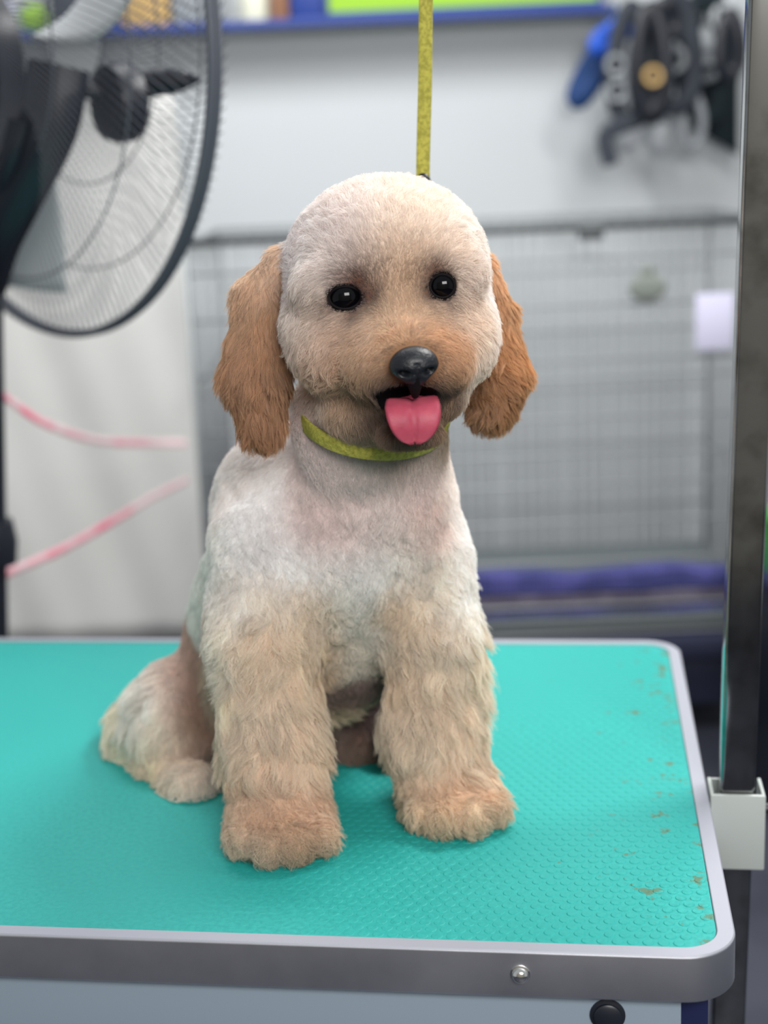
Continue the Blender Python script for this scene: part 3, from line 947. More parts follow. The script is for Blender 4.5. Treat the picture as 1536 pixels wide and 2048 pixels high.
def make_fur(name, n, ncl, sel, ear, rad, label):
    wt = sel[TV[:, 0]].astype(float)
    cc = VC[TV[:, 0]]
    wt *= np.where(cc[:, 2] < TOP + .003, 0, 1)
    pos, nor, _ = roots(n, wt)
    cp, cn, _ = roots(ncl, wt)
    keep = np.ones(len(pos), bool)
    shrink = np.ones(len(pos))
    if not ear:
        keep &= sdE(pos, MOUTH, np.array((.0250, .036, .0158))) > .0012
        keep &= sdE(pos, NOSE, np.array((.0165, .016, .0125))) > .0
        for i_ in range(2):
            dd = lid_d(pos, i_)
            keep &= dd > .0008
            shrink = np.minimum(shrink, np.clip((dd + .003) / .012, .3, 1))
        dn = sdE(pos, NOSE, np.array((.0165, .016, .0125)))
        shrink = np.minimum(shrink, np.clip(dn / .010 + .3, .3, 1))
        dm = sdE(pos, MOUTH, np.array((.0250, .036, .0158)))
        shrink = np.minimum(shrink, np.clip(dm / .008 + .35, .35, 1))
    pos, nor, shrink = pos[keep], nor[keep], shrink[keep]
    n = len(pos)
    c = coat(pos, ear); cc_ = coat(cp, ear)
    for q_, x_ in ((c, pos), (cc_, cp)):
        if not ear:
            ch = np.clip((NECKZ - x_[:, 2]) / .03, 0, 1) * np.clip((.012 - q_[:, 3]) / .004, 0, 1)
            q_[:, 3] *= 1 + .35 * ch; q_[:, 5] *= 1 + .5 * ch
        lg = np.clip((q_[:, 3] - .011) / .004, 0, 1) * (not ear)
        q_[:, 3] *= 1 + .22 * lg; q_[:, 4] -= .10 * lg; q_[:, 5] *= 1 + .25 * lg
    c[:, 3] *= shrink * rng.uniform(.72, 1.1, n)
    c[:, 0:3] += rng.normal(0, .12, (n, 3))
    c[:, 4] = np.clip(c[:, 4] + rng.normal(0, .07, n), .2, 1)
    cc_[:, 0:3] += rng.normal(0, .17, (ncl, 3))
    for q_, x_ in ((c, pos), (cc_, cp)):
        for a_, f_ in ((.40 if ear else .42, 170.), (.20, 400.)):
            ph = x_ * f_
            nz_v = np.stack([np.sin(ph[:, 1] + 2 * np.sin(ph[:, 2] * .7)), np.sin(ph[:, 0] * .9 + 2 * np.sin(ph[:, 2] * .8 + 1)), np.sin(ph[:, 0] + 1.8 * np.sin(ph[:, 1] * .6 + 2))], 1)
            q_[:, 0:3] += nz_v * a_ * np.maximum(np.clip((q_[:, 3:4] - .004) / .010, .15, 1), .8 * np.clip((NECKZ - x_[:, 2:3]) / .03, 0, 1)) * (.6 if ear else 1)
    cc_[:, 4] = np.clip(cc_[:, 4] + rng.normal(0, .14, ncl), .2, 1)
    cc_[:, 3] *= rng.uniform(.8, 1.12, ncl)
    s = strands(pos, nor, c, rng.uniform(0, 6.28, n), rng.uniform(2.5, 5, n))
    cs = strands(cp, cn, cc_, rng.uniform(0, 6.28, ncl), rng.uniform(4.5, 8.5, ncl))
    nb = max(60, ncl // 22)
    bp_, bn_, _ = roots(nb, wt)
    cb_ = coat(bp_, ear)
    lgb = np.clip((cb_[:, 3] - .011) / .004, 0, 1)
    cb_[:, 3] *= 1 + .22 * lgb
    cb_[:, 5] *= 1.9
    cb_[:, 0:3] += rng.normal(0, .22, (nb, 3))
    bs = strands(bp_, bn_, cb_, rng.uniform(0, 6.28, nb), rng.uniform(4.0, 6.5, nb))
    kd = kdtree.KDTree(nb)
    for i, p in enumerate(bp_):
        kd.insert(p, i)
    kd.balance()
    bi = np.array([kd.find(p)[1] for p in cp])
    bamt = np.clip((cc_[:, 3] - .009) / .007, 0, 1) * ((cn * bn_[bi]).sum(1) > .3) * (.38 if ear else .62)
    tt = np.linspace(0, 1, K)
    btg = cp[:, None, :] + (bs[bi] - bp_[bi][:, None, :]) + (bp_[bi] - cp)[:, None, :] * (tt[None, :, None] ** 1.2) * .38
    wb = (bamt[:, None] * tt[None, :] ** .6)[..., None]
    cs = cs * (1 - wb) + btg * wb
    kd = kdtree.KDTree(ncl)
    for i, p in enumerate(cp):
        kd.insert(p, i)
    kd.balance()
    ci = np.array([kd.find(p)[1] for p in pos])
    off = cs[ci] - cp[ci][:, None, :]
    same = (nor * cn[ci]).sum(1) > .3
    amt = np.clip((c[:, 3] - .003) / .009, .25, .92) * same
    t = np.linspace(0, 1, K)
    ratio = (c[:, 3] / np.maximum(cc_[ci][:, 3], 1e-4))[:, None, None]
    tgt = pos[:, None, :] + off * np.minimum(ratio, 1.3)
    # strands also lean in towards the lock's axis
    pull = (cp[ci] - pos)[:, None, :] * (t[None, :, None] ** 1.3) * .30
    wv = (amt[:, None] * (t[None, :] ** .5))[..., None]
    s = s * (1 - wv) + (tgt + pull) * wv
    s[:, :, 2] = np.maximum(s[:, :, 2], TOP + .0012)
    # colour varies a little from lock to lock and hair to hair
    v = rng.normal(0, .10, n) + (rng.normal(0, .055, ncl) + (rng.normal(0, .055, nb)[bi] * (cc_[:, 3] > .010)))[ci]
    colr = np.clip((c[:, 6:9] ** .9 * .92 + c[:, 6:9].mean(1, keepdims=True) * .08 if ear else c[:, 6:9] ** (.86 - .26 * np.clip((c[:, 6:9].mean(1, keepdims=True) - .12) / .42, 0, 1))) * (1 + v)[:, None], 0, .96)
    if not ear:
        stains(pos, colr)
    cu = bpy.data.hair_curves.new(name)
    cu.add_curves([K] * n)
    cu.attributes['position'].data.foreach_set('vector', s.astype(np.float32).ravel())
    ra = cu.attributes.get('radius') or cu.attributes.new('radius', 'FLOAT', 'POINT')
    rr = rad * rng.uniform(.8, 1.2, n)[:, None] * np.clip(1.12 - t, .12, 1)[None, :] ** .7
    ra.data.foreach_set('value', rr.astype(np.float32).ravel())
    a = cu.attributes.new('coat', 'FLOAT_COLOR', 'CURVE')
    a.data.foreach_set('color', np.concatenate([colr, np.ones((n, 1))], 1).astype(np.float32).ravel())
    o = bpy.data.objects.new(name, cu)
    COL.objects.link(o)
    cu.materials.append(hair)
    o.parent = dog
    if label:
        o['label'] = label
    return o


make_fur('coat', 430000, 34000, side_v == 0, False, .00013, 'soft cream coat, tan on the muzzle and legs')
make_fur('ear_fur', 60000, 5200, side_v == 1, True, .00014, 'long brown-apricot ear hair')
make_fur('ear_fur', 44000, 2400, side_v == 2, True, .00014, 'wavy orange-apricot ear hair')

# eyes
for (e, r), nm in zip(EYES, ('eye', 'eye')):
    c = P(*e)
    fwd = (CP - c); fwd /= np.linalg.norm(fwd)
    eo_bm = bmesh.new(); ell(eo_bm, c, (r, r, r), 32, 24)
    eo = obj('eye', eo_bm, 'eye', dog)
    # thin dark lid margin
    i_ = 0 if e[0] < 800 else 1
    (lx, hx, hz) = LIDS[i_]
    lc = P(*lx)
    bm = bmesh.new()
    pts, rad_ = [], []
    for k in range(48):
        a = 2 * PI * k / 48
        X_, Z_ = hx * .97 * math.cos(a), hz * .95 * math.sin(a)
        rel = np.array([X_, 0, Z_]) + (lc - c) * np.array([1, 0, 1])
        yy = c[1] - math.sqrt(max(1e-6, (r + .0002) ** 2 - rel[0] ** 2 - rel[2] ** 2)) if rel[0] ** 2 + rel[2] ** 2 < r * r else c[1]
        pts.append((lc[0] + X_, yy, lc[2] + Z_)); rad_.append(.0010)
    tube(bm, pts, rad_, 8, closed=True)
    obj('eye_rim', bm, 'lid', dog)

# nose: wide pad with two nostrils, narrowing into the lip groove
bm = bmesh.new()
ell(bm, (0, 0, 0), (1, 1, 1), 48, 36)
hw, hh, hd = .0160, .0136, .0125
yaw = R_(9)
for v in bm.verts:
    x, y, z = v.co
    wdt = hw * (1.0 if z > 0 else 1 - .68 * (-z) ** 1.4)
    X = x * wdt
    Zc = z * hh * (.92 if z > 0 else 1.12)
    Yc = y * hd
    # nostrils
    for sgn in (-1, 1):
        d = math.hypot((x - sgn * .50) / .30, (z + .12) / .22)
        if y < 0 and d < 1:
            Yc += .0075 * (1 - d * d) ** 1.0
    if y < 0:
        Yc += .0016 * math.exp(-(x / .09) ** 2) * (1 if z < .35 else 0)
        if z < -.3 and abs(x) > .55:
            Yc += .001
    v.co = (X, Yc, Zc)
nm = Matrix.Translation(Vector(P(828, 731, .9205))) @ Matrix.Rotation(yaw, 4, 'Z') @ Matrix.Rotation(R_(-3), 4, 'Y') @ Matrix.Rotation(R_(10), 4, 'X')
bmesh.ops.transform(bm, matrix=nm, verts=bm.verts)
obj('nose', bm, 'nose', dog, auto=False)
bm = bmesh.new()
tube(bm, [P(829, 750, .917), P(830, 772, .9185), P(830, 783, .921), P(830, 790, .926)], [.0070, .0046, .0034, .0026], 12)
obj('lip_groove', bm, 'lid', dog)

# tongue
bm = bmesh.new()
path = spline([P(824, 798, .957), P(824, 800, .937), P(825, 818, .920), P(828, 850, .9145), P(829, 886, .9175)], 22)
wid = [.0140, .0150, .0165, .0175, .0182, .0180, .0165, .0125, .0055]
rows = []
for i, p in enumerate(path):
    s = i / 22 * 8
    k = min(int(s), 7); ww = wid[k] * (1 - (s - k)) + wid[k + 1] * (s - k)
    if i >= 12:
        ww = .0180 * math.sqrt(max(0.012, 1 - ((i - 12) / 10.2) ** 2))
    a = path[max(i - 1, 0)]; b = path[min(i + 1, 22)]
    t = (b - a) / np.linalg.norm(b - a)
    side = np.array([math.cos(yaw), math.sin(yaw), 0])
    nrm = np.cross(side, t); nrm /= np.linalg.norm(nrm)
    if nrm[1] > 0:
        nrm = -nrm
    top, bot = [], []
    for j in range(17):
        u = j / 8 - 1
        cup = .0022 * u * u - .0017 * math.exp(-(u / .11) ** 2)
        th = .0022 * math.sqrt(max(0, 1 - u * u))
        q = p + side * u * ww
        top.append(bm.verts.new(q + nrm * (th + cup)))
        bot.append(bm.verts.new(q + nrm * (-th + cup * .6)) if 0 < j < 16 else None)
    bot[0], bot[16] = top[0], top[16]
    rows.append((top, bot))
for (t0, b0), (t1, b1) in zip(rows, rows[1:]):
    for j in range(16):
        bm.faces.new((t0[j], t0[j + 1], t1[j + 1], t1[j]))
        f = [b0[j], b1[j], b1[j + 1], b0[j + 1]]
        g = []
        for v in f:
            if v not in g:
                g.append(v)
        if len(g) > 2:
            bm.faces.new(g)
for t0, b0 in (rows[0], rows[-1]):
    for j in range(16):
        g = []
        for v in (t0[j], t0[j + 1], b0[j + 1], b0[j]):
            if v not in g:
                g.append(v)
        if len(g) > 2:
            bm.faces.new(g)
obj('tongue', bm, 'tongue', dog, auto=False)

# ------------------------------------------------------------------ grooming loop (collar band and tether in one strap)
nc = P(748, 828, 1.062)
loop = empty('grooming_loop', nc, 'yellow nylon grooming loop round the dog neck, strap going straight up', 'lead')
bm = bmesh.new()
Fp = P(742, 905, .990) - nc
Lp = P(598, 812, 1.055) - nc
rows = []
n = 72
for i in range(n):
    a = 2 * PI * i / n
    c = nc + Lp * math.cos(a) + Fp * math.sin(a) * (1 if math.sin(a) > 0 else .95)
    outv = Lp * math.cos(a) / np.linalg.norm(Lp) + Fp * math.sin(a) / np.linalg.norm(Fp)
    outv /= np.linalg.norm(outv)
    axis = np.cross(Lp, Fp); axis /= np.linalg.norm(axis)
    if axis[2] < 0:
        axis = -axis
    wv = axis * .9 + outv * .10
    wv /= np.linalg.norm(wv)
    o2 = np.cross(wv, np.cross(outv, wv))
    hw_ = .0056
    rows.append([bm.verts.new(c + wv * hw_ * s + o2 * .0009 * t) for s, t in ((-1, -1), (-1, 1), (-.8, 1.5), (.8, 1.5), (1, 1), (1, -1))])
for i in range(n):
    A, B = rows[i], rows[(i + 1) % n]
    for k in range(6):
        bm.faces.new((A[k], A[(k + 1) % 6], B[(k + 1) % 6], B[k]))
obj('neck_band', bm, 'yellow', loop)
bm = bmesh.new()
tp = [nc - Fp * .98 + np.array([.002, .0, 0]), P(846, 500, 1.155), P(846, 340, 1.155), P(850, 170, 1.15), P(852, 0, 1.147), P(856, -250, 1.14)]
tube(bm, spline(tp, 60), .0054, 12, flat=.32, upv=(1, .15, 0))
obj('tether_strap', bm, 'yellow', loop)
bm = bmesh.new()
ell(bm, P(847, 372, 1.1535), (.0065, .004, .010), 16, 12)
obj('slide_lock', bm, 'black', loop)

# ------------------------------------------------------------------ background
CY = 2.95                                      # front of the crate


def W(px, py, Y=WY):
    return P(px, py, Y)


def wire(bm, a, b, r, n=5):
    tube(bm, [a, b], r, n)


# white plastic sheet hung in front of the wall, left of the crate
bm = bmesh.new()
a, b = W(-160, 520, 3.66), W(372, 520, 3.66)
ztop = 1.42
nx_, nz_ = 60, 24
g = []
for i in range(nx_ + 1):
    row = []
    for j in range(nz_ + 1):
        x = a[0] + (b[0] - a[0]) * i / nx_
        z = .03 + (ztop - .03) * j / nz_
        ph = x * 17 + z * 4.5
        row.append(bm.verts.new((x, 3.67 + .006 * math.sin(ph) + .003 * math.sin(ph * 2.3 + 1), z)))
    g.append(row)
for i in range(nx_):
    for j in range(nz_):
        bm.faces.new((g[i][j], g[i + 1][j], g[i + 1][j + 1], g[i][j + 1]))
sh = obj('plastic_sheet', bm, 'sheet', auto=False)
md_ = sh.modifiers.new('thickness', 'SOLIDIFY'); md_.thickness = .002
tag(sh, 'white plastic sheet hanging in loose folds beside the wire crate', 'sheet')

# shelf with blue edge along the top of the wall
SHY = 3.63
p0, p1 = W(-60, 66, SHY), W(1210, 8, SHY)
zs = (p0[2] + p1[2]) / 2
shy = math.atan2(0, 1)
shelf = empty('wall_shelf', (0, 3.6, zs), 'wall shelf with a dark blue front edge above the white wall', 'shelf')
sl = p1 - p0
tilt = math.atan2(sl[2], sl[0])
SX0, SX1 = p0[0] - .2, W(1500, 0, SHY)[0]
zsh = lambda x: p0[2] + sl[2] * (x - p0[0]) / sl[0]
MS = Matrix.Translation((p0[0], SHY, p0[2])) @ Matrix.Rotation(-tilt, 4, 'Y')
LN = np.linalg.norm(sl)
bm = bmesh.new(); bx(bm, (LN / 2 - .1, .055, -.012), (LN + .25, .105, .014)); bmesh.ops.transform(bm, matrix=MS, verts=bm.verts)
obj('shelf_board', bm, 'pale', shelf, smooth=False)
bm = bmesh.new(); bx(bm, (LN / 2 - .1, -.006, -.011), (LN + .25, .012, .020), bevel=.002); bmesh.ops.transform(bm, matrix=MS, verts=bm.verts)
obj('shelf_edge', bm, 'blue', shelf)


def on_shelf(px0, px1, hgt, name, m, label, cat, dep=.07, kind='box', yoff=.006, group=None, sink=0):
    q0 = W(px0, 40, SHY)[0]; q1 = W(px1, 40, SHY)[0]
    xm, wd = (q0 + q1) / 2, q1 - q0
    zb = zsh(xm) - .003 + .5 * wd * math.tan(tilt) * 0
    bm = bmesh.new()
    if kind == 'box':
        bx(bm, (xm, SHY + yoff + dep / 2, zb + hgt / 2), (wd, dep, hgt), bevel=min(.006, wd * .1))
        bx(bm, (xm, SHY + yoff + dep / 2, zb + hgt + .003), (wd * 1.02, dep * 1.02, .012), bevel=.003)
    elif kind == 'ball':
        ell(bm, (xm, SHY + yoff + wd / 2, zb + wd * .5), (wd / 2, wd / 2, wd / 2))
        tube(bm, [(xm + wd * .502 * math.cos(t_ * PI / 12) * .98, SHY + yoff + wd / 2 + wd * .502 * math.sin(t_ * PI / 12) * .98, zb + wd * .5 + wd * .08 * math.sin(t_ * PI / 4)) for t_ in range(24)], .003, 6, closed=True)
    else:
        lathe(bm, [(0, 0), (wd * .46, 0), (wd * .5, .008), (wd * .5, hgt * .62), (wd * .42, hgt * .72), (wd * .2, hgt * .8), (wd * .2, hgt * .9), (wd * .26, hgt * .9), (wd * .26, hgt), (0, hgt)], 20,
              Matrix.Translation((xm, SHY + yoff + wd / 2, zb)))
    o = obj(name, bm, m)
    return tag(o, label, cat, group)


on_shelf(-70, 26, .075, 'storage_box', 'lilac', 'pale lilac box at the far left end of the shelf', 'box')
on_shelf(34, 92, .1, 'rubber_ball', 'lime2', 'lime green rubber ball on the shelf behind the fan', 'ball', kind='ball')
on_shelf(100, 172, .15, 'storage_box', 'dgrey', 'charcoal box on the shelf, right of the lime ball', 'box')
on_shelf(176, 236, .05, 'storage_box', 'blue2', 'small bright blue box on the shelf behind the fan', 'box')
on_shelf(182, 232, .09, 'storage_box', 'brown', 'brown box behind the small blue box on the shelf', 'box', yoff=.082, dep=.02)
on_shelf(242, 338, .13, 'cardboard_box', 'card', 'yellowish cardboard box on the shelf behind the fan cage', 'box')
on_shelf(344, 452, .12, 'storage_box', 'greyp', 'plain grey plastic box on the shelf behind the cage edge', 'box')
on_shelf(478, 538, .13, 'spray_bottle', 'cream', 'cream plastic bottle on the shelf just right of the fan', 'bottle', kind='bottle')
on_shelf(542, 578, .11, 'storage_box', 'brown', 'narrow brown box on the shelf beside the cream bottle', 'box')
on_shelf(582, 648, .12, 'storage_box', 'blue', 'dark blue box on the shelf left of the lime green board', 'box')
# lime board with blue border standing on the shelf
board = empty('green_board', (W(900, 20, SHY)[0], SHY + .03, zs + .03), 'lime green board with blue border standing on the shelf', 'board')
q0, q1 = W(650, 20, SHY)[0], W(1205, 20, SHY)[0]
L_ = (q1 - q0)
MB_ = Matrix.Translation((q0, SHY + .02, zsh(q0) + .003)) @ Matrix.Rotation(-tilt, 4, 'Y')
bm = bmesh.new(); bx(bm, (L_ / 2, .006, .15), (L_ - .012, .008, .29)); bmesh.ops.transform(bm, matrix=MB_, verts=bm.verts)
obj('panel', bm, 'lime', board, smooth=False)
bm = bmesh.new()
for c_, s_ in (((L_ / 2, 0, .003), (L_, .016, .008)), ((L_ / 2, 0, .297), (L_, .016, .008)), ((.004, 0, .15), (.008, .016, .29)), ((L_ - .004, 0, .15), (.008, .016, .29))):
    bx(bm, c_, s_)
bmesh.ops.transform(bm, matrix=MB_, verts=bm.verts)
obj('border', bm, 'blue', board, smooth=False)

# hooks rail with harnesses and leads, upper right of the wall
RY = 3.62
rail = empty('hook_rail', W(1330, 22, RY), 'pale wall rail with hooks carrying harnesses and leads', 'rail')
bm = bmesh.new()
ra, rb = W(1196, 22, RY + .02), W(1486, 14, RY + .02)
bx(bm, (ra + rb) / 2 + (0, .096, 0), (rb[0] - ra[0], .022, .035), bevel=.004)
obj('rail_board', bm, 'pale', rail)
HK = []
for px in (1218, 1262, 1300, 1345, 1390, 1432, 1466):
    h = W(px, 30, RY - .03)
    bm = bmesh.new()
    tube(bm, spline([h + (0, .12, 0), h + (0, .0, -.006), h + (0, -.03, -.004), h + (0, -.04, .016)], 10), .004, 8)
    obj('hook', bm, 'bolt', rail)
    HK.append(h)


def loopy(name, px, py, wpx, hpx, m, label, cat, Y=RY - .05, rot=0, r=.009, hard=None, flat=.45, tail=None):
    """a strap loop hanging down: closed teardrop, with metal ring and buckle as its parts"""
    c = W(px, py, Y)
    s_ = Y / FPX
    t_ = empty(name, c, label, cat)
    bm = bmesh.new()
    pts = []
    for k in range(28):
        a_ = 2 * PI * k / 28
        x_ = math.sin(a_) * wpx * .5 * (0.55 + .45 * math.sin((a_) / 2) ** 2 * 1.0)
        z_ = math.cos(a_) * hpx * .5
        x2 = x_ * math.cos(rot) - z_ * math.sin(rot); z2 = x_ * math.sin(rot) + z_ * math.cos(rot)
        pts.append(c + np.array([x2 * s_, .004 * math.sin(2 * a_ + px), z2 * s_]))
    tube(bm, pts, r * .32, 8, closed=True, flat=2.1, upv=(0, 1, .05))
    obj('strap', bm, m, t_)
    if tail:
        bm = bmesh.new()
        tube(bm, spline([c + np.array([-math.sin(rot) * -hpx * .5 * s_, 0, -hpx * .5 * s_]), W(*tail[0], Y), W(*tail[1], Y)], 14), r * .32, 8, flat=2.0, upv=(0, 1, .05))
        obj('tail_strap', bm, m, t_)
    for (hx, hy, hr, mm) in (hard or ()):
        bm = bmesh.new()
        q = W(hx, hy, Y - .02)
        mt_ = Matrix.Translation(Vector(q)) @ Matrix.Rotation(PI / 2, 4, 'X')
        rr = hr * s_
        lathe(bm, [(rr * .55, 0), (rr * .62, -.006), (rr * .9, -.007), (rr, 0), (rr * .9, .007), (rr * .62, .006), (rr * .55, 0)], 20, mt_)
        obj('buckle', bm, mm, t_)


loopy('pet_harness', 1200, 118, 30, 175, 'dblue', 'deep blue strap harness hanging at the left end of the rail', 'harness', rot=-.55, r=.034, Y=3.60)
loopy('pet_lead', 1230, 66, 30, 90, 'blue2', 'short bright blue lead looped over the first hook', 'lead', rot=-1.0, r=.026, Y=3.54)
loopy('pet_harness', 1262, 130, 86, 210, 'dgrey', 'charcoal harness with two grey ring clips beside the blue straps', 'harness', r=.030, hard=((1232, 130, 22, 'greyp'), (1234, 182, 22, 'greyp')), tail=((1212, 270), (1222, 330)), Y=3.48)
loopy('pet_lead', 1302, 120, 76, 190, 'black', 'black lead with a brass ring, centre of the rail', 'lead', r=.028, hard=((1306, 152, 20, 'card'),), Y=3.44)
loopy('pet_harness', 1350, 105, 96, 200, 'dgrey', 'charcoal harness with a pale grey buckle, right of the brass ring', 'harness', r=.034, hard=((1346, 118, 28, 'greyp'),), Y=3.55)
loopy('pet_harness', 1412, 110, 100, 220, 'dgreen', 'wide dark green harness with a grey buckle near the post', 'harness', r=.038, hard=((1414, 130, 32, 'greyp'), (1446, 34, 24, 'pale')), Y=3.62)
loopy('pet_lead', 1385, 240, 50, 100, 'greyp', 'grey soft loop hanging lowest among the harnesses', 'lead', r=.014, Y=3.56)
loopy('pet_collar', 1300, 205, 60, 60, 'black', 'small black collar hanging below the brass ring', 'collar', r=.022, Y=3.53)
loopy('pet_collar', 1330, 40, 60, 60, 'black', 'small black collar looped at the rail middle', 'collar', r=.026, Y=3.47)
loopy('pet_collar', 1460, 90, 50, 110, 'black', 'black collar hanging at the right end over the dark cloth', 'collar', r=.026, Y=3.52)
# white soft pouches
for px, py, r_, lab in ((1262, 262, 27, 'white round pouch hanging below the charcoal harness'), (1328, 275, 24, 'off-white round pouch hanging lowest on the rail')):
    c = W(px, py, RY + .03)
    t_ = empty('hanging_pouch', c, lab, 'pouch')
    bm = bmesh.new(); rr = r_ * RY / FPX
    ell(bm, c, (rr, rr * .3, rr * 1.15)); obj('pouch_body', bm, 'pale', t_)
    bm = bmesh.new(); tube(bm, [c + (0, 0, rr), W(px, 60, RY + .03)], .003, 6); obj('cord', bm, 'greyp', t_)
# dark green folded cloth at the right end
c = W(1428, 240, RY - .02)
bm = bmesh.new()
g = []
for i in range(17):
    row = []
    for j in range(17):
        u, v_ = i / 16, j / 16
        x = 1385 + 92 * u + (20 * (1 - v_) * (1 - u)); y_ = 130 + 180 * v_ - 55 * (1 - u) * v_
        row.append(bm.verts.new(W(x, y_, 3.69 + .008 * math.sin(u * 14 + v_ * 3))))
    g.append(row)
for i in range(16):
    for j in range(16):
        bm.faces.new((g[i][j], g[i + 1][j], g[i + 1][j + 1], g[i][j + 1]))
cl = obj('hanging_cloth', bm, 'dgreen', auto=False)
mo = cl.modifiers.new('thickness', 'SOLIDIFY'); mo.thickness = .006
tag(cl, 'very dark green cloth hanging at the right end of the rail', 'cloth')

# wire crate ------------------------------------------------------
cl_, cr_ = W(366, 480, CY), W(1475, 457, CY)
zt_ = W(900, 468, CY)[2]
zb_ = W(1000, 1275, CY)[2]
X0, X1, CD = cl_[0] + .004, W(1560, 457, CY)[0], .62
crate = empty('wire_crate', ((X0 + X1) / 2, CY + CD / 2, zb_), 'large grey wire dog crate standing behind the table, purple mat inside', 'crate')
SK = -.028 * 0


def crate_panel(name, A, B, nv_, hz_, r=.0018, fr=.004):
    """A, B bottom corners; vertical wires every inch, heavier horizontals"""
    A, B = np.array(A, float), np.array(B, float)
    bm = bmesh.new()
    for i in range(nv_ + 1):
        p = A + (B - A) * i / nv_
        wire(bm, (p[0], p[1], zb_), (p[0], p[1], zt_), r if 0 < i < nv_ else fr)
    for f in hz_:
        z = zb_ + (zt_ - zb_) * f
        wire(bm, (*A[:2], z), (*B[:2], z), fr * .8)
    return obj(name, bm, 'crate', crate)


hzf = [0, .075, .19, .29, .385, .46, .55, .645, .69, .82, .93, 1]
crate_panel('front_panel', (X0, CY, 0), (X1, CY, 0), 46, hzf)
crate_panel('back_panel', (X0, CY + CD, 0), (X1, CY + CD, 0), 46, [0, .15, .34, .5, .67, .84, 1])
crate_panel('side_panel', (X0, CY, 0), (X0, CY + CD, 0), 22, [0, .34, .67, 1])
crate_panel('side_panel', (X1, CY, 0), (X1, CY + CD, 0), 22, [0, .34, .67, 1])
bm = bmesh.new()
for i in range(25):
    x = X0 + (X1 - X0) * i / 24
    wire(bm, (x, CY, zt_), (x, CY + CD, zt_), .0018)
for i in range(4):
    wire(bm, (X0, CY + CD * i / 3, zt_), (X1, CY + CD * i / 3, zt_), .003)
obj('top_panel', bm, 'crate', crate)
bm = bmesh.new(); tube(bm, [(X0 - .004, CY - .006, zt_ + .004), (X1, CY - .006, zt_ + .004)], .0085, 8)
obj('top_bar', bm, 'crate_dark', crate)
bm = bmesh.new(); tube(bm, [(X0 - .002, CY - .006, zt_ + .004), (X0 - .002, CY - .006, zb_)], .005, 8)
obj('corner_bar', bm, 'crate', crate)
bm = bmesh.new(); bx(bm, ((X0 + X1) / 2, CY + CD / 2, zb_ + .017), (X1 - X0 - .02, CD - .02, .03), bevel=.006)
obj('tray', bm, 'tray', crate)
bm = bmesh.new(); q = W(1182, 465, CY - .02); bx(bm, q, (.05, .02, .028), bevel=.004)
obj('latch', bm, 'crate_dark', crate)

mx0, mx1 = W(950, 1190, CY)[0] - .3, X1 - .03


def soft_slab(name, x0, x1, y0, y1, z0, z1, m, label, cat, wav=.012, seed=0):
    bm = bmesh.new()
    bx(bm, ((x0 + x1) / 2, (y0 + y1) / 2, (z0 + z1) / 2), (x1 - x0, y1 - y0, z1 - z0))
    bmesh.ops.subdivide_edges(bm, edges=bm.edges, cuts=14, use_grid_fill=True)
    for v in bm.verts:
        if v.co.z > z0 + .002:
            v.co.z += wav * (math.sin(v.co.x * 19 + seed) + .7 * math.sin(v.co.x * 43 + v.co.y * 20 + seed)) * (v.co.z - z0) / (z1 - z0)
        if v.co.y < y0 + .001:
            v.co.y += .006 * math.sin(v.co.x * 31 + v.co.z * 40)
    return tag(obj(name, bm, m, auto=False), label, cat)


zc = lambda y_: W(1100, y_, CY + .04)[2]
soft_slab('crate_mat', X0 + .03, X1 - .03, CY + .03, CY + .16, zb_ + .034, zc(1222), 'purple', 'flat purple mat lying on the crate tray', 'mat', .004, 1)
soft_slab('folded_towel', X0 + .05, X1 - .05, CY + .03, CY + .13, zc(1222) + .007, zc(1192), 'towel', 'mauve grey folded towel on the purple mat in the crate', 'towel', .003, 2)
soft_slab('crate_cushion', X0 + .05, X1 - .05, CY + .035, CY + .10, zc(1192) + .007, zc(1153), 'purple', 'wavy purple cushion on top of the folded towel in the crate', 'cushion', .006, 3)
# label plate and paper on the crate front
bm = bmesh.new(); q = W(1295, 575, CY - .014); ell(bm, q, (.038, .006, .028), 24, 12); bx(bm, q + (0, .0, .034), (.03, .006, .02), bevel=.003)
tag(obj('crate_badge', bm, 'tag'), 'grey green oval badge fixed on the crate front', 'badge')
bm = bmesh.new(); q = (W(1392, 588, CY - .014) + W(1466, 697, CY - .014)) / 2; s_ = W(1466, 697, CY - .014) - W(1392, 588, CY - .014)
bx(bm, q, (abs(s_[0]), .003, abs(s_[2])), bevel=.0006)
tag(obj('paper_card', bm, 'lilac'), 'pale lilac paper card clipped to the crate beside the post', 'paper')

# dark trolley beneath the crate
trol = empty('crate_trolley', ((X0 + X1) / 2, CY + CD / 2, 0), 'dark low trolley carrying the wire crate', 'trolley')
bm = bmesh.new(); bx(bm, ((X0 + X1) / 2, CY + CD / 2, zb_ - .035), (X1 - X0 + .04, CD + .04, .05), bevel=.006)
obj('deck', bm, 'navyd', trol)
bm = bmesh.new(); bx(bm, ((X0 + X1) / 2, CY + CD / 2, (zb_ - .06) / 2 + .03), (X1 - X0 - .02, CD - .04, zb_ - .06 - .06), bevel=.006); obj('cabinet_body', bm, 'navyd', trol)
for a_ in (X0 + .06, X1 - .06):
    for b_ in (CY + .06, CY + CD - .06):
        bm = bmesh.new(); lathe(bm, [(0, -.012), (.028, -.012), (.030, 0), (.028, .012), (0, .012)], 20, Matrix.Translation((a_, b_, .03)) @ Matrix.Rotation(PI / 2, 4, 'Y')); obj('wheel', bm, 'black', trol)
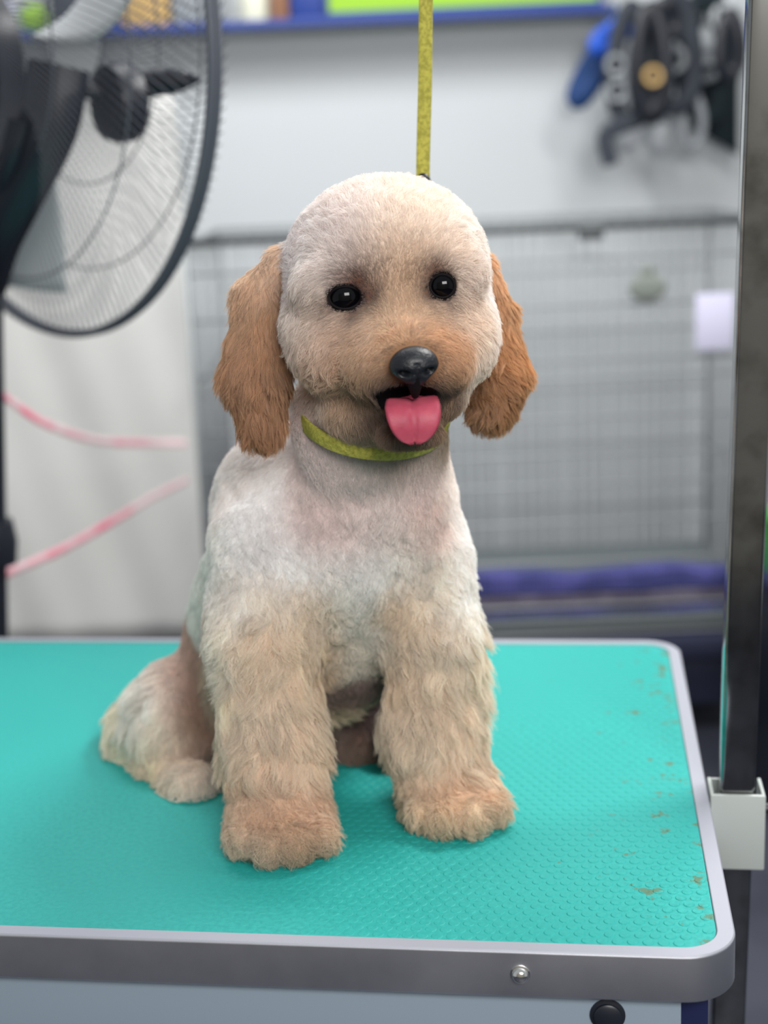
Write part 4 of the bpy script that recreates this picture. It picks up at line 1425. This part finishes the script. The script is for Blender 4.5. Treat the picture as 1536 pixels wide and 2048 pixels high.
# green tub right of the post
bm = bmesh.new()
q = W(1600, 1135, 2.6)
lathe(bm, [(0, 0), (.062, 0), (.072, .1), (.078, .104), (.072, .106), (.066, .1), (.058, .006), (0, .006)], 28, Matrix.Translation(Vector(q)))
tub = obj('plastic_tub', bm, 'green')
tag(tub, 'bright green plastic tub right of the post at the photo edge', 'tub')
st = empty('side_stand', (q[0] + .03, q[1], 0), 'dark stand holding the green tub at the right edge', 'stand')
bm = bmesh.new(); bx(bm, (q[0] + .06, q[1] + .02, q[2] - .0105), (.28, .3, .02), bevel=.003); obj('stand_top', bm, 'navy', st)
bm = bmesh.new(); bx(bm, (q[0] + .06, q[1] + .02, (q[2] - .0205) / 2), (.24, .26, q[2] - .0205)); obj('stand_body', bm, 'black', st, smooth=False)

# pedestal fan -----------------------------------------------------
FY = 1.88
fc = P(52, 62, FY)
R0 = 618 * depth(fc) / FPX
fan = empty('pedestal_fan', (P(-16, 1000, FY + .05)[0], FY + .05, 0), 'large black pedestal fan with round wire cage, seen from behind', 'fan')
yawf = math.acos(min(1, 424 / 618))
Mf = Matrix.Translation(Vector(fc)) @ Matrix.Rotation(-yawf, 4, 'Z') @ Matrix.Rotation(R_(3), 4, 'X')
# local frame: axis along +y (front of the fan away from us), rear grille bulges to -y


def frame(bm):
    bmesh.ops.transform(bm, matrix=Mf, verts=bm.verts)


for yy, nm_ in ((-.005, 'rear_ring'), (.005, 'front_ring')):
    bm = bmesh.new()
    tube(bm, [(R0 * .985 * math.cos(2 * PI * k / 96), yy, R0 * 0.985 * math.sin(2 * PI * k / 96)) for k in range(96)], .0050, 8, closed=True)
    frame(bm); obj(nm_, bm, 'blackwire', fan)


def grille(name, sgn, dep_, nw):
    bm = bmesh.new()
    for k in range(nw):
        a0 = 2 * PI * k / nw
        pts = []
        for j in range(9):
            t = j / 8
            r_ = R0 * (.17 + .81 * t)
            a_ = a0 + .55 * t * sgn
            y_ = sgn * (.018 + dep_ * (1 - t ** 2.2))
            pts.append((r_ * math.cos(a_), y_, r_ * math.sin(a_)))
        tube(bm, pts, .0008, 4, cap=False)
    for rr in (.17, .5, .78):
        y_ = sgn * (.018 + dep_ * (1 - ((rr - .17) / .81) ** 2.2))
        tube(bm, [(R0 * rr * math.cos(2 * PI * k / 64), y_, R0 * rr * math.sin(2 * PI * k / 64)) for k in range(64)], .0012, 5, closed=True)
    frame(bm)
    return obj(name, bm, 'blackwire', fan)


grille('rear_grille', -1, .075, 170)
grille('front_grille', 1, .05, 170)
# three blades
for b_ in range(3):
    bm = bmesh.new()
    rows = []
    for i in range(13):
        t = i / 12
        r_ = R0 * (.12 + .74 * t)
        half = .30 + .22 * math.sin(PI * min(1, t * 1.05)) - .12 * t
        row = []
        for j in range(9):
            u = j / 8 - .5
            a_ = 2 * PI * b_ / 3 + 4.35 - .17 + .35 * t + u * half * 2 * .62
            row.append(bm.verts.new((r_ * math.cos(a_), .0 + u * .045, r_ * math.sin(a_))))
        rows.append(row)
    for r0_, r1_ in zip(rows, rows[1:]):
        for j in range(8):
            bm.faces.new((r0_[j], r0_[j + 1], r1_[j + 1], r1_[j]))
    frame(bm)
    bl = obj('blade', bm, 'bladem', fan, auto=False)
    mo = bl.modifiers.new('thickness', 'SOLIDIFY'); mo.thickness = .003
# motor housing behind the cage, yoke, tilt knob with handle
bm = bmesh.new()
lathe(bm, [(0, .02), (.08, .02), (.108, .0), (.112, -.05), (.10, -.10), (.07, -.13), (.0, -.14)], 36, Matrix.Translation((-.03, -.055, -.035)) @ Matrix.Rotation(-PI / 2, 4, 'X') @ Matrix.Scale(-1, 4, (0, 0, 1)) @ Matrix.Scale(-1, 4, (0, 0, 1)))
frame(bm); obj('motor_housing', bm, 'black', fan)
kc = P(228, 205, FY - .12)
Mk = Matrix.Translation(Vector(kc)) @ Matrix.Rotation(-R_(52), 4, 'Z') @ Matrix.Rotation(PI / 2, 4, 'X')
bm = bmesh.new()
kr = 80 * depth(kc) / FPX
lathe(bm, [(0, .012), (kr * .5, .014), (kr * .9, .010), (kr, -.002), (kr * .96, -.02), (kr * .8, -.026), (0, -.028)], 32, Mk)
obj('tilt_knob', bm, 'black', fan)
bm = bmesh.new()
tube(bm, spline([P(255, 172, FY - .12), P(330, 163, FY - .13), P(372, 160, FY - .135), P(402, 157, FY - .14)], 14), [.0165] * 3 + [.0155, .015, .0145, .014, .013, .012, .0105, .009, .0075, .006, .0045, .003], 10, flat=.6)
obj('knob_handle', bm, 'black', fan)
bm = bmesh.new()
tube(bm, [P(130, 175, FY - .11), P(215, 185, FY - .115)], .010, 8)
obj('knob_shaft', bm, 'black', fan)
bm = bmesh.new()
yk = [P(118, 130, FY - .13), P(95, 250, FY - .13), P(36, 370, FY - .11), P(-14, 470, FY - .08), P(-40, 560, FY - .03)]
tube(bm, spline(yk, 24), .036, 10, flat=.6)
tube(bm, spline([P(40, 240, FY - .15), P(15, 330, FY - .14), P(-20, 420, FY - .1), P(-40, 520, FY - .03)], 16), .012, 10, flat=.6)
obj('yoke', bm, 'black', fan)
px_ = P(-20, 640, FY)
bm = bmesh.new()
pb_ = P(-11, 1300, FY); dz_ = (px_[0] - pb_[0]) / (px_[2] - pb_[2])
tube(bm, [(px_[0] + .06 * dz_, FY, px_[2] + .06), (px_[0] + dz_ * (.05 - px_[2]), FY + .02, .05)], .0165, 16)
obj('pole', bm, 'black', fan)
bm = bmesh.new(); q = P(-10, 1085, FY); lathe(bm, [(0, -.03), (.026, -.03), (.03, 0), (.026, .03), (0, .03)], 20, Matrix.Translation(Vector(q))); obj('height_collar', bm, 'black', fan)
bm = bmesh.new(); lathe(bm, [(0, 0), (.22, 0), (.225, .012), (.2, .03), (.05, .05), (.03, .09), (0, .09)], 40, Matrix.Translation((px_[0] + dz_ * (.05 - px_[2]), FY + .02, 0))); obj('base', bm, 'black', fan)

# pink leads strung between the fan pole and the crate
LY = CY - .03
for nm_, pts, lab in (('pink_lead', [P(-14, 770, FY + .03), P(25, 805, FY + .2), P(100, 852, 2.25), P(200, 882, 2.6), P(300, 886, 2.85), P(372, 886, LY)], 'upper pink nylon lead sagging from the fan pole to the crate'),
                      ('pink_lead', [P(-14, 1160, FY + .03), P(40, 1136, FY + .15), P(130, 1096, 2.2), P(230, 1040, 2.5), P(310, 992, 2.75), P(376, 960, LY)], 'lower pink nylon lead slanting up from the fan pole to the crate')):
    bm = bmesh.new()
    tube(bm, spline(pts, 50), .0068, 8, flat=.3, upv=(0, .2, 1))
    tag(obj(nm_, bm, 'pink'), lab, 'lead')
